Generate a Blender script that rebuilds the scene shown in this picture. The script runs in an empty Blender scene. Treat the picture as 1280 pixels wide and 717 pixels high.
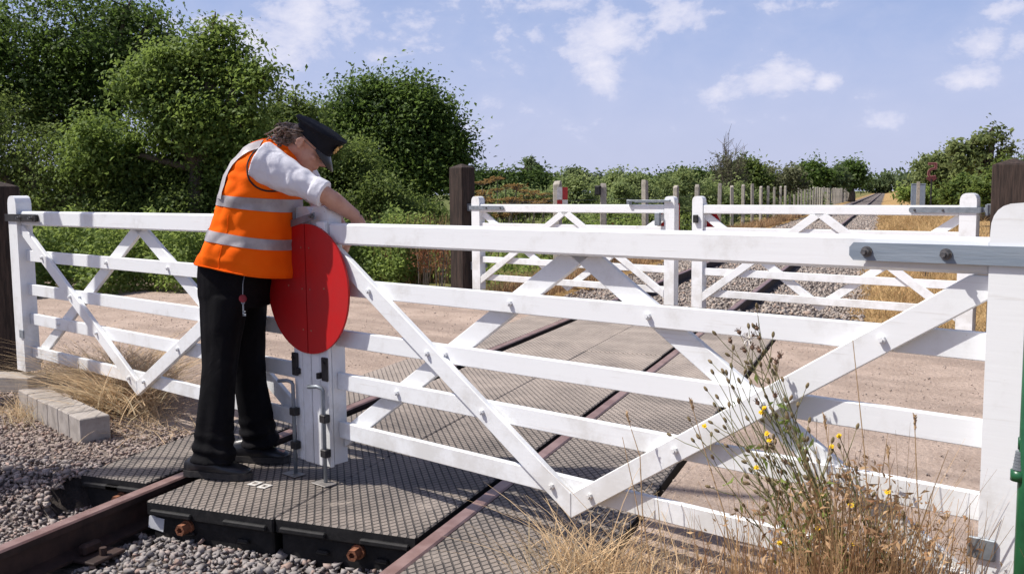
import bpy, bmesh, math, random
import numpy as np
from mathutils import Vector, Matrix, noise
from mathutils.bvhtree import BVHTree
random.seed(7); rng = np.random.default_rng(7)
sc = bpy.context.scene
COL = sc.collection
PI = math.pi

# ------------------------------------------------------------------ camera
W, H, F, HC = 1280, 717, 1180.0, 1.39
def _n(v): return v / np.linalg.norm(v)
_d = _n(np.array([1108 - 640, 237 - 358.5, F]))
_p = _n(np.array([-704 - 640, (237 + 0.0094 * 1812) - 358.5, F]))
_u = _n(np.cross(_p, _d)); _u = -_u if _u[1] > 0 else _u
_x = np.cross(_d, _u)
RC = np.array([_x, _d, _u])
CAMP = np.array([0, 0, HC])
def ray(x, y): return RC @ np.array([x - 640, y - 358.5, F])
def at(x, y, depth):
    "point seen at photo pixel (x, y) at a real distance along the view axis"
    return Vector(CAMP + ray(x, y) / F * depth)
def on_ground(x, y, z=0.0):
    v = ray(x, y); return Vector(CAMP + v * ((z - HC) / v[2]))
def proj(P):
    c = RC.T @ (np.asarray(P, float) - CAMP[:, None] if np.ndim(P) > 1 else np.asarray(P, float) - CAMP)
    return 640 + F * c[0] / c[2], 358.5 + F * c[1] / c[2]
cam = bpy.data.cameras.new('camera'); camo = bpy.data.objects.new('camera', cam); COL.objects.link(camo)
M = Matrix.Identity(4)
for i in range(3):
    M[i][0] = RC[i, 0]; M[i][1] = -RC[i, 1]; M[i][2] = -RC[i, 2]; M[i][3] = CAMP[i]
camo.matrix_world = M
cam.sensor_width = 36; cam.lens = F / W * 36; cam.clip_end = 6000; cam.clip_start = 0.05
sc.camera = camo

# ------------------------------------------------------------------ tagging
def tag(o, label, cat, group=None, kind=None):
    if label: o['label'] = label
    if cat: o['category'] = cat
    if group: o['group'] = group
    if kind: o['kind'] = kind
    return o
def thing(name, label, cat, loc=(0, 0, 0), rz=0.0, group=None):
    o = bpy.data.objects.new(name, None); COL.objects.link(o)
    o.location = loc; o.rotation_euler = (0, 0, rz); o.empty_display_size = 0.2
    return tag(o, label, cat, group)
def link(name, me, mats, parent=None, smooth=False):
    o = bpy.data.objects.new(name, me); COL.objects.link(o)
    if not isinstance(mats, (list, tuple)): mats = [mats]
    if len(me.materials) == 0:
        for m in mats: me.materials.append(m)
    if parent: o.parent = parent
    if smooth: me.polygons.foreach_set('use_smooth', [True] * len(me.polygons))
    return o
def copy_tree(o, parent=None):
    c = o.copy(); COL.objects.link(c)
    if parent: c.parent = parent
    for ch in list(o.children): copy_tree(ch, c)
    return c

# ------------------------------------------------------------------ mesh builder
class MB:
    def __init__(s): s.v = []; s.f = []; s.m = []
    def add(s, v, f, mi=0):
        b = len(s.v); s.v += [tuple(p) for p in v]; s.f += [tuple(i + b for i in q) for q in f]; s.m += [mi] * len(f); return s
    def box(s, lo, hi, bev=0.004, mat=None, mi=0):
        lo, hi = [min(a, b) for a, b in zip(lo, hi)], [max(a, b) for a, b in zip(lo, hi)]
        b = min(bev, min((h - l) for l, h in zip(lo, hi)) * 0.45)
        v = []; idx = {}
        for sx in (0, 1):
            for sy in (0, 1):
                for sz in (0, 1):
                    c = [hi[0] if sx else lo[0], hi[1] if sy else lo[1], hi[2] if sz else lo[2]]
                    d = [-1 if sx else 1, -1 if sy else 1, -1 if sz else 1]
                    for ax in range(3):
                        p = [c[k] + (0 if k == ax else d[k] * b) for k in range(3)]
                        idx[(sx, sy, sz, ax)] = len(v); v.append(p)
        f = []
        for ax in range(3):
            o1, o2 = [(1, 2), (0, 2), (0, 1)][ax]
            for sd in (0, 1):
                q = []
                for a, c in ((0, 0), (1, 0), (1, 1), (0, 1)):
                    k = [0, 0, 0]; k[ax] = sd; k[o1] = a; k[o2] = c; q.append(idx[(*k, ax)])
                f.append(q)
            # edges parallel to ax
            for a in (0, 1):
                for c in (0, 1):
                    k0 = [0, 0, 0]; k0[o1] = a; k0[o2] = c; k1 = list(k0); k1[ax] = 1
                    f.append([idx[(*k0, o1)], idx[(*k1, o1)], idx[(*k1, o2)], idx[(*k0, o2)]])
        for sx in (0, 1):
            for sy in (0, 1):
                for sz in (0, 1): f.append([idx[(sx, sy, sz, 0)], idx[(sx, sy, sz, 1)], idx[(sx, sy, sz, 2)]])
        if mat is not None: v = [mat @ Vector(p) for p in v]
        return s.add(v, f, mi)
    def prism(s, poly, y0, y1, mat=None, mi=0):
        n = len(poly)
        v = [Vector((p[0], y0, p[1])) for p in poly] + [Vector((p[0], y1, p[1])) for p in poly]
        f = [list(range(n)), list(range(2 * n - 1, n - 1, -1))] + [[i, (i + 1) % n, (i + 1) % n + n, i + n] for i in range(n)]
        if mat is not None: v = [mat @ p for p in v]
        return s.add(v, f, mi)
    def tube(s, pts, rad, n=8, caps=True, mi=0):
        pts = [Vector(p) for p in pts]
        if not isinstance(rad, (list, tuple)): rad = [rad] * len(pts)
        t = (pts[1] - pts[0]).normalized(); a = t.orthogonal().normalized(); v = []
        for i, p in enumerate(pts):
            t = (pts[min(i + 1, len(pts) - 1)] - pts[max(i - 1, 0)]).normalized()
            a = (a - t * a.dot(t)); a = a.normalized() if a.length > 1e-6 else t.orthogonal().normalized()
            b = t.cross(a)
            for k in range(n):
                w = 2 * PI * k / n; v.append(p + (a * math.cos(w) + b * math.sin(w)) * rad[i])
        f = [[i * n + k, i * n + (k + 1) % n, (i + 1) * n + (k + 1) % n, (i + 1) * n + k] for i in range(len(pts) - 1) for k in range(n)]
        if caps: f += [list(range(n - 1, -1, -1)), list(range((len(pts) - 1) * n, len(pts) * n))]
        return s.add(v, f, mi)
    def rings(s, R, caps=True, mi=0):
        n = len(R[0]); v = [p for r in R for p in r]
        f = [[i * n + k, i * n + (k + 1) % n, (i + 1) * n + (k + 1) % n, (i + 1) * n + k] for i in range(len(R) - 1) for k in range(n)]
        if caps: f += [list(range(n - 1, -1, -1)), list(range((len(R) - 1) * n, len(R) * n))]
        return s.add(v, f, mi)
    def ell(s, c, r, mat=None, n=14, mi=0):
        R = []
        for i in range(n + 1):
            th = PI * (i + (0.02 if i == 0 else -0.02 if i == n else 0)) / n
            R.append([Vector((math.sin(th) * math.cos(2 * PI * k / n) * r[0], math.sin(th) * math.sin(2 * PI * k / n) * r[1], -math.cos(th) * r[2])) for k in range(n)])
        R = [[(mat @ p if mat is not None else p) + Vector(c) for p in q] for q in R]
        return s.rings(R, True, mi)
    def mesh(s, name, fix=True):
        me = bpy.data.meshes.new(name); me.from_pydata(s.v, [], s.f)
        me.polygons.foreach_set('material_index', s.m)
        if fix:
            bm = bmesh.new(); bm.from_mesh(me); bmesh.ops.recalc_face_normals(bm, faces=bm.faces); bm.to_mesh(me); bm.free()
        me.update(); return me
    def build(s, name, mats, parent=None, smooth=False): return link(name, s.mesh(name), mats, parent, smooth)

def auto_smooth(o, ang=40):
    me = o.data; bm = bmesh.new(); bm.from_mesh(me)
    for f in bm.faces: f.smooth = True
    for e in bm.edges:
        if len(e.link_faces) == 2 and e.calc_face_angle(0) > math.radians(ang): e.smooth = False
    bm.to_mesh(me); bm.free(); return o
def remesh(me, voxel, smooth_it=3, sub=0):
    o = bpy.data.objects.new('tmp', me); COL.objects.link(o)
    m = o.modifiers.new('r', 'REMESH'); m.mode = 'VOXEL'; m.voxel_size = voxel
    if smooth_it:
        m2 = o.modifiers.new('s', 'SMOOTH'); m2.iterations = smooth_it; m2.factor = 0.5
    dg = bpy.context.evaluated_depsgraph_get()
    out = bpy.data.meshes.new_from_object(o.evaluated_get(dg)); out.name = me.name
    bpy.data.objects.remove(o); return out
def fast_mesh(name, V, Q, attrs=None):
    "numpy verts (N,3), faces (M,k) -> mesh; attrs: dict name -> per-vertex float"
    me = bpy.data.meshes.new(name); k = Q.shape[1]
    me.vertices.add(len(V)); me.vertices.foreach_set('co', V.astype(np.float32).ravel())
    me.loops.add(Q.size); me.loops.foreach_set('vertex_index', Q.astype(np.int32).ravel())
    me.polygons.add(len(Q)); me.polygons.foreach_set('loop_start', np.arange(0, Q.size, k, dtype=np.int32))
    me.polygons.foreach_set('loop_total', np.full(len(Q), k, dtype=np.int32))
    me.update(calc_edges=True)
    for nme, a in (attrs or {}).items():
        at_ = me.attributes.new(nme, 'FLOAT', 'POINT'); at_.data.foreach_set('value', a.astype(np.float32))
    return me

# ------------------------------------------------------------------ materials
def new_mat(name):
    m = bpy.data.materials.new(name); m.use_nodes = True
    nt = m.node_tree; return m, nt, nt.nodes['Principled BSDF']
def N(nt, t, **k):
    n = nt.nodes.new(t)
    for a, b in k.items():
        if a.startswith('i_'): n.inputs[int(a[2:]) if a[2:].isdigit() else a[2:]].default_value = b
        else: setattr(n, a, b)
    return n
def mth(nt, op, a, b=None, c=None, clamp=False):
    n = nt.nodes.new('ShaderNodeMath'); n.operation = op; n.use_clamp = clamp
    for i, v in enumerate((a, b, c)):
        if v is None: continue
        if isinstance(v, (int, float)): n.inputs[i].default_value = v
        else: nt.links.new(v, n.inputs[i])
    return n.outputs[0]
def mixc(nt, f, a, b):
    n = nt.nodes.new('ShaderNodeMix'); n.data_type = 'RGBA'
    for s, v in ((n.inputs[0], f), (n.inputs[6], a), (n.inputs[7], b)):
        if isinstance(v, (int, float)): s.default_value = v
        elif isinstance(v, tuple): s.default_value = (*v, 1)
        else: nt.links.new(v, s)
    return n.outputs[2]
def ramp(nt, v, lo, hi):
    n = nt.nodes.new('ShaderNodeMapRange'); n.interpolation_type = 'SMOOTHSTEP'
    n.inputs[1].default_value = lo; n.inputs[2].default_value = hi
    nt.links.new(v, n.inputs[0]); return n.outputs[0]
def tex(nt, co, kind='noise', scale=5, detail=6, rough=0.6, dist=0):
    if kind == 'noise':
        n = N(nt, 'ShaderNodeTexNoise'); n.inputs['Scale'].default_value = scale; n.inputs['Detail'].default_value = detail
        n.inputs['Roughness'].default_value = rough; n.inputs['Distortion'].default_value = dist
    else:
        n = N(nt, 'ShaderNodeTexVoronoi'); n.inputs['Scale'].default_value = scale; n.feature = kind
    if co is not None: nt.links.new(co, n.inputs['Vector'])
    return n
def coords(nt, which='Object', scale=(1, 1, 1)):
    if which == 'World': o = N(nt, 'ShaderNodeNewGeometry').outputs['Position']
    else: o = N(nt, 'ShaderNodeTexCoord').outputs[which]
    if scale != (1, 1, 1):
        mp = N(nt, 'ShaderNodeMapping'); mp.inputs['Scale'].default_value = scale; nt.links.new(o, mp.inputs[0]); o = mp.outputs[0]
    return o
def bump(nt, b, h, strength=0.3, dist=0.01):
    n = N(nt, 'ShaderNodeBump'); n.inputs['Strength'].default_value = strength; n.inputs['Distance'].default_value = dist
    nt.links.new(h, n.inputs['Height']); nt.links.new(n.outputs[0], b.inputs['Normal'])
def pmat(name, c1, c2, scale=6, rough=0.6, bmp=0.2, stretch=(1, 1, 1), metal=0, spec=0.4, lo=0.35, hi=0.65, bscale=None, bdist=0.004, which='Object'):
    m, nt, b = new_mat(name); co = coords(nt, which, stretch)
    t = tex(nt, co, scale=scale); f = ramp(nt, t.outputs[0], lo, hi)
    nt.links.new(mixc(nt, f, c1, c2), b.inputs['Base Color'])
    b.inputs['Roughness'].default_value = rough; b.inputs['Metallic'].default_value = metal; b.inputs['Specular IOR Level'].default_value = spec
    if bmp: bump(nt, b, tex(nt, co, scale=bscale or scale * 4).outputs[0], bmp, bdist)
    return m

def paint_mat():
    m, nt, b = new_mat('white_paint'); co = coords(nt, 'World')
    obj = coords(nt, 'Object', (2.2, 45, 45))
    g = tex(nt, obj, scale=1.2, detail=5, rough=0.65)
    d = tex(nt, co, scale=5, detail=8, rough=0.7)
    s = tex(nt, co, scale=60, detail=3)
    wz = N(nt, 'ShaderNodeSeparateXYZ'); nt.links.new(co, wz.inputs[0]); mudz = mth(nt, 'MULTIPLY', ramp(nt, mth(nt, 'MULTIPLY', wz.outputs[2], -1), -.70, -.10), .5)
    dirt = mth(nt, 'MULTIPLY', ramp(nt, mth(nt, 'ADD', d.outputs[0], mth(nt, 'MULTIPLY', mudz, .35)), 0.5, 0.76), 0.68)
    col = mixc(nt, dirt, (0.80, 0.82, 0.83), (0.58, 0.57, 0.54))
    col = mixc(nt, mth(nt, 'MULTIPLY', ramp(nt, g.outputs[0], 0.60, 0.70), 0.30), col, (0.55, 0.52, 0.48))
    col = mixc(nt, mth(nt, 'MULTIPLY', ramp(nt, s.outputs[0], 0.72, 0.78), 0.5), col, (0.4, 0.36, 0.3))
    nt.links.new(col, b.inputs['Base Color']); b.inputs['Roughness'].default_value = 0.38; b.inputs['Specular IOR Level'].default_value = 0.4
    bump(nt, b, mth(nt, 'ADD', mth(nt, 'MULTIPLY', g.outputs[0], .5), mth(nt, 'MULTIPLY', d.outputs[0], .6)), 0.25, 0.004)
    return m
WHITE = paint_mat()
def foliage(name, dark, light, trans=0.36, rough=0.6, attr='tint'):
    m, nt, b = new_mat(name)
    a = N(nt, 'ShaderNodeAttribute', attribute_name=attr)
    col = mixc(nt, a.outputs['Fac'], dark, light)
    nt.links.new(col, b.inputs['Base Color']); b.inputs['Roughness'].default_value = rough; b.inputs['Specular IOR Level'].default_value = 0.18
    t = N(nt, 'ShaderNodeBsdfTranslucent'); nt.links.new(mixc(nt, 0.6, col, tuple(min(1, c * 2.2) for c in light)), t.inputs[0])
    mx = N(nt, 'ShaderNodeMixShader', i_0=trans); nt.links.new(b.outputs[0], mx.inputs[1]); nt.links.new(t.outputs[0], mx.inputs[2])
    nt.links.new(mx.outputs[0], nt.nodes['Material Output'].inputs[0]); return m
def stone_mat(name, ca, cb, cc):
    m, nt, b = new_mat(name); a = N(nt, 'ShaderNodeAttribute', attribute_name='tint')
    t = tex(nt, coords(nt, 'World'), scale=90, detail=4)
    col = mixc(nt, ramp(nt, a.outputs['Fac'], 0.0, 0.6), ca, cb); col = mixc(nt, ramp(nt, a.outputs['Fac'], 0.72, 1.0), col, cc)
    col = mixc(nt, mth(nt, 'MULTIPLY', t.outputs[0], 0.5), col, tuple(c * 0.6 for c in cb))
    nt.links.new(col, b.inputs['Base Color']); b.inputs['Roughness'].default_value = 0.85; b.inputs['Specular IOR Level'].default_value = 0.25
    bump(nt, b, t.outputs[0], 0.4, 0.004); return m

def red_mat():
    m, nt, b = new_mat('red_paint'); co = coords(nt, 'Object'); a = tex(nt, co, scale=3, detail=8, rough=.7); c = tex(nt, coords(nt, 'Object', (60, 60, 3)), scale=1, detail=4); d = tex(nt, co, scale=90, detail=3)
    col = mixc(nt, ramp(nt, a.outputs[0], .3, .75), (0.50, 0.008, 0.009), (0.40, 0.018, 0.018)); col = mixc(nt, mth(nt, 'MULTIPLY', ramp(nt, c.outputs[0], .6, .75), .25), col, (0.5, .06, .05)); col = mixc(nt, mth(nt, 'MULTIPLY', ramp(nt, d.outputs[0], .72, .8), .5), col, (.5, .25, .2))
    nt.links.new(col, b.inputs['Base Color']); nt.links.new(mth(nt, 'ADD', .3, mth(nt, 'MULTIPLY', a.outputs[0], .35)), b.inputs['Roughness']); b.inputs['Specular IOR Level'].default_value = .35; return m
RED = red_mat()
GREYMETAL = pmat('galvanised_steel', (0.27, 0.30, 0.33), (0.19, 0.215, 0.24), 14, 0.45, 0.15, metal=0.35)
STRAPGREY = pmat('grey_painted_iron', (0.255, 0.30, 0.35), (0.20, 0.245, 0.30), 9, 0.5, 0.25, (0.4, 4, 4), metal=0.1)
BOLTDARK = pmat('dark_bolt_steel', (0.12, 0.12, 0.125), (0.22, 0.21, 0.2), 60, 0.45, 0.2, metal=0.7)
BLACKIRON = pmat('black_iron', (0.012, 0.012, 0.013), (0.03, 0.028, 0.028), 25, 0.5, 0.2)
RUST = pmat('rust', (0.16, 0.06, 0.03), (0.30, 0.12, 0.06), 40, 0.85, 0.5)
RAILSIDE = pmat('rail_rust', (0.024, 0.014, 0.012), (0.052, 0.028, 0.022), 9, 0.75, 0.3, which='World')
RAILTOP = pmat('rail_head_worn_rust', (0.23, 0.135, 0.115), (0.33, 0.215, 0.19), 8, 0.42, 0.15, which='World', metal=0.35)
TARWOOD = pmat('tarred_timber', (0.020, 0.013, 0.010), (0.055, 0.036, 0.028), 7, 0.85, 0.6, (6, 6, 0.5), bscale=14, bdist=0.01)
OLDWOOD = pmat('weathered_sleeper_timber', (0.10, 0.08, 0.065), (0.05, 0.04, 0.034), 7, 0.85, 0.6, (0.6, 6, 6), bscale=12, bdist=0.01)
CONC = pmat('concrete', (0.40, 0.365, 0.33), (0.30, 0.27, 0.24), 12, 0.9, 0.35, bscale=70)
POSTCONC = pmat('weathered_concrete_post', (0.47, 0.43, 0.37), (0.31, 0.285, 0.24), 8, 0.9, 0.35, bscale=40)
GREENPAINT = pmat('green_gloss_paint', (.010, .065, .028), (.016, .10, .04), 12, 0.3, 0.1)
BARK = pmat('bark', (0.07, 0.055, 0.042), (0.13, 0.105, 0.08), 10, 0.9, 0.7, (1, 1, 0.3), bdist=0.02)
TWIG = pmat('grey_twigs', (0.10, 0.085, 0.07), (0.17, 0.15, 0.12), 10, 0.9, 0.2)
LEAF_OAK = foliage('oak_leaves', (0.034, 0.066, 0.016), (0.115, 0.175, 0.038))
LEAF_SYC = foliage('sycamore_leaves', (0.045, 0.092, 0.02), (0.185, 0.25, 0.058), 0.35)
LEAF_HAW = foliage('hawthorn_leaves', (0.045, 0.082, 0.022), (0.165, 0.215, 0.055))
LEAF_DARK = foliage('hedge_leaves', (0.035, 0.066, 0.02), (0.085, 0.13, 0.034))
LEAF_WEED = foliage('nettle_leaves', (0.075, 0.125, 0.028), (0.26, 0.33, 0.085))
LEAF_PALE = foliage('bramble_leaves', (0.085, 0.13, 0.045), (0.26, 0.31, 0.12))
LEAF_FAR = foliage('far_leaves', (0.07, 0.105, 0.05), (0.14, 0.18, 0.08))
LEAF_GREENGREY = foliage('ash_leaves', (0.07, 0.10, 0.035), (0.22, 0.26, 0.10))
LEAF_GREY = foliage('willow_leaves', (0.09, 0.10, 0.055), (0.16, 0.17, 0.09))
RUSSET = foliage('russet_seed_heads', (0.12, 0.05, 0.025), (0.27, 0.12, 0.06), 0.2, 0.8)
UMBEL = foliage('brown_umbel_heads', (0.16, 0.10, 0.035), (0.33, 0.21, 0.08), 0.2, 0.8)
STRAW = foliage('dry_grass_blades', (0.32, 0.20, 0.105), (0.78, 0.57, 0.34), 0.25, 0.6)
STRAWDULL = foliage('dull_dry_stems', (0.20, 0.095, 0.05), (0.52, 0.35, 0.19), 0.2, 0.7)
GOLDGRASS = foliage('golden_grass', (0.27, 0.155, 0.07), (0.58, 0.41, 0.21), 0.2, 0.7)
YELLOW = pmat('yellow_petals', (0.80, 0.56, 0.015), (0.72, 0.46, 0.01), 60, 0.6, 0)
WHITEFLUFF = pmat('white_seed_fluff', (0.75, 0.72, 0.68), (0.6, 0.57, 0.52), 90, 0.9, 0)
BALLAST_ST = stone_mat('ballast_stone', (0.20, 0.185, 0.18), (0.34, 0.31, 0.295), (0.37, 0.255, 0.21))
FARBALLAST = stone_mat('beige_ballast_stone', (0.25, 0.22, 0.20), (0.44, 0.385, 0.34), (0.46, 0.34, 0.27))
PEBBLE = stone_mat('road_pebble', (0.30, 0.25, 0.215), (0.48, 0.40, 0.345), (0.22, 0.17, 0.14))
MIXED_ST = stone_mat('grey_brown_ballast_stone', (0.19, 0.165, 0.155), (0.36, 0.315, 0.29), (0.38, 0.265, 0.22))
DIRT_ST = stone_mat('brown_ballast_stone', (0.19, 0.15, 0.135), (0.36, 0.295, 0.26), (0.40, 0.27, 0.21))

# ------------------------------------------------------------------ world, sun
el, azg = math.radians(53), math.radians(70)            # sun height; shadows fall towards azg (from +Y, clockwise)
go = Vector((math.sin(azg) * math.cos(el), math.cos(azg) * math.cos(el), -math.sin(el)))
sun = bpy.data.lights.new('sun', 'SUN'); sun.energy = 5.0; sun.angle = math.radians(0.55); sun.color = (1.0, 0.95, 0.88)
so = bpy.data.objects.new('sun', sun); COL.objects.link(so); so.rotation_euler = go.to_track_quat('-Z', 'Y').to_euler()
so.location = (-20, -10, 30)
w = bpy.data.worlds.new('World'); sc.world = w; w.use_nodes = True; nt = w.node_tree
bg = nt.nodes['Background']; bg.inputs[1].default_value = 0.15
sky = N(nt, 'ShaderNodeTexSky'); sky.sky_type = 'NISHITA'; sky.sun_disc = False
sky.sun_elevation = el; sky.sun_rotation = azg + PI; sky.dust_density = 2.5; sky.air_density = 1.0; sky.ozone_density = 2.0
dirv = N(nt, 'ShaderNodeTexCoord').outputs['Generated']
sep = N(nt, 'ShaderNodeSeparateXYZ'); nt.links.new(dirv, sep.inputs[0])
az = mth(nt, 'ARCTAN2', sep.outputs[0], sep.outputs[1]); elv = mth(nt, 'ARCSINE', sep.outputs[2])
def pix_dir(x, y):
    v = _n(ray(x, y)); return math.atan2(v[0], v[1]), math.asin(v[2])
uv = N(nt, 'ShaderNodeCombineXYZ'); nt.links.new(az, uv.inputs[0]); nt.links.new(mth(nt, 'MULTIPLY', elv, 1.5), uv.inputs[1])
f1 = tex(nt, uv.outputs[0], scale=15, detail=10, rough=0.6, dist=0.3)
f2 = tex(nt, uv.outputs[0], scale=42, detail=7, rough=0.6)
mask = None
# cumulus banks of that afternoon: (x, y, rx, ry, strength) in the photo's own angles
for (cx_, cy_, rx, ry, stg) in [(345, 45, 120, 75, 1.0), (470, 40, 120, 60, .8), (640, 60, 70, 50, .75), (760, 40, 95, 55, .9), (840, 18, 75, 42, 1.0), (755, 92, 55, 36, 1.0),
                          (690, 5, 90, 20, .8), (990, 5, 60, 20, .8), (960, 100, 75, 34, 1.05), (905, 118, 60, 22, .85), (1036, 102, 26, 18, .95), (1215, 58, 60, 22, .9), (1205, 98, 62, 26, .95), (1255, 12, 60, 18, .8), (1270, 70, 30, 40, .6),
                          (1100, 150, 65, 18, .8), (1090, 118, 30, 12, .6), (640, 130, 90, 22, .65), (590, 160, 120, 24, .5), (985, 148, 70, 16, .6), (540, 112, 60, 22, .5), (300, 160, 160, 60, .35), (740, 160, 100, 18, .55), (850, 60, 260, 60, .2),
                          (120, -120, 180, 90, 1), (-300, 20, 220, 100, 1), (700, -170, 240, 80, .9), (1250, -140, 200, 80, .9), (1700, 60, 300, 70, 1)]:
    a0, e0 = pix_dir(cx_, cy_); a1, _ = pix_dir(cx_ + rx, cy_); _, e1 = pix_dir(cx_, cy_ - ry)
    dx = mth(nt, 'DIVIDE', mth(nt, 'SUBTRACT', az, a0), max(abs(a1 - a0), .004)); dy = mth(nt, 'DIVIDE', mth(nt, 'SUBTRACT', elv, e0), max(abs(e1 - e0), .004))
    r2 = mth(nt, 'ADD', mth(nt, 'MULTIPLY', dx, dx), mth(nt, 'MULTIPLY', dy, dy))
    k = mth(nt, 'MULTIPLY', mth(nt, 'EXPONENT', mth(nt, 'MULTIPLY', r2, -1.1)), stg)
    mask = k if mask is None else mth(nt, 'MAXIMUM', mask, k)
dens = mth(nt, 'ADD', mth(nt, 'MULTIPLY', mth(nt, 'SUBTRACT', f1.outputs[0], 0.5), 2.0), mth(nt, 'MULTIPLY', mth(nt, 'SUBTRACT', f2.outputs[0], 0.5), 0.9))
dens = mth(nt, 'ADD', dens, mth(nt, 'MULTIPLY', mask, 0.9))
cov = mth(nt, 'MULTIPLY', ramp(nt, dens, 0.34, 0.72), 0.88)
veil = mth(nt, 'MULTIPLY', ramp(nt, mth(nt, 'ADD', f1.outputs[0], mth(nt, 'MULTIPLY', mask, .3)), 0.35, 0.85), 0.36)
cov = mth(nt, 'MAXIMUM', cov, veil)
shade = ramp(nt, dens, 0.45, 1.25)
ccol = mixc(nt, shade, (3.5, 3.75, 5.0), (5.2, 5.1, 5.7))
tint = N(nt, 'ShaderNodeMix'); tint.data_type = 'RGBA'; tint.blend_type = 'MULTIPLY'; tint.inputs[0].default_value = 1
nt.links.new(sky.outputs[0], tint.inputs[6]); tint.inputs[7].default_value = (0.58, 0.55, 0.62, 1)
hz = ramp(nt, mth(nt, 'MULTIPLY', elv, -1.0), -0.52, -0.05)
base = mixc(nt, mth(nt, 'MULTIPLY', hz, 0.9), tint.outputs[2], mixc(nt, ramp(nt, elv, 0.0, 0.24), (3.45, 3.7, 5.0), (2.25, 3.0, 5.1)))
nt.links.new(mixc(nt, cov, base, ccol), bg.inputs[0])
sc.view_settings.view_transform = 'Standard'; sc.view_settings.look = 'None'; sc.view_settings.exposure = 0.2; sc.view_settings.gamma = 1
sc.cycles.max_bounces = 6; sc.cycles.transparent_max_bounces = 6; sc.cycles.use_denoising = True

# ------------------------------------------------------------------ layout constants
XL, XR = -3.258, -1.675                                   # rail centre lines; rails run along +Y, rail head at z = 0
GU = Vector((0.941, -0.340, 0)).normalized(); GN = Vector((-GU.y, GU.x, 0))      # along the near gates; GN points away from the camera
GP = Vector((-2.561, 3.959, 0)) - GN * 0.04               # where the near gates meet
FU = Vector((0.9366, -0.3503, 0)); FN = Vector((0.3503, 0.9366, 0)); FP = Vector((-5.176, 11.882, 0))
def gl(s, n=0, z=0): return GP + GU * s + GN * n + Vector((0, 0, z))
def fl(s, n=0, z=0): return FP + FU * s + FN * n + Vector((0, 0, z))

# ------------------------------------------------------------------ ground
def zone_h(x, y):
    "ground height: low ballast pit around the track in front and beyond, level elsewhere"
    h = -0.035
    t = max(0, min(1, (abs(x + 2.47) - 1.35) / 0.75))
    infront = y < 3.5 + 0.0 * x; beyond = y > 11.3
    if infront:
        k = 1 if -3.8 < x < -1.6 else min(1, (3.5 - y) / 0.25)
        pit = -0.21 + 0.15 * max(0, min(1, (-3.80 - x) / 1.1)) + 0.17 * max(0, min(1, (x + 1.55) / 0.5))
        h = h + (min(pit, h) - h) * k
    elif 3.5 <= y <= 11.2 and -3.75 < x < -0.95: h = -0.21
    if beyond:
        k = min(1, (y - 11.3) / 0.4); h = h + ((-0.165 - 0.10 * t) - h) * k * (1 if t < 1 else max(0, 1 - (abs(x + 2.47) - 2.1) / 1.5))
    h += 0.012 * noise.noise(Vector((x * 1.3, y * 1.3, 0)))
    return h
def axis(lo, hi, step, far):
    a = list(np.arange(lo, hi, step)); g = step; p = hi
    while p < far: a.append(p); g *= 1.35; p += g
    b = []; g = step; p = lo - step
    while p > -far: b.append(p); g *= 1.35; p -= g
    return np.array(b[::-1] + a)
gx, gy = axis(-8, 3.0, 0.09, 1500), axis(1.5, 16, 0.09, 1500)
V = np.array([[x, y, zone_h(x, y) if (-12 < x < 8 and -2 < y < 700) else -0.05] for y in gy for x in gx]); nx = len(gx)
ii, jj = np.meshgrid(np.arange(nx - 1), np.arange(len(gy) - 1)); b0 = (jj * nx + ii).ravel()
me = fast_mesh('ground', V, np.stack([b0, b0 + 1, b0 + nx + 1, b0 + nx], 1))
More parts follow.
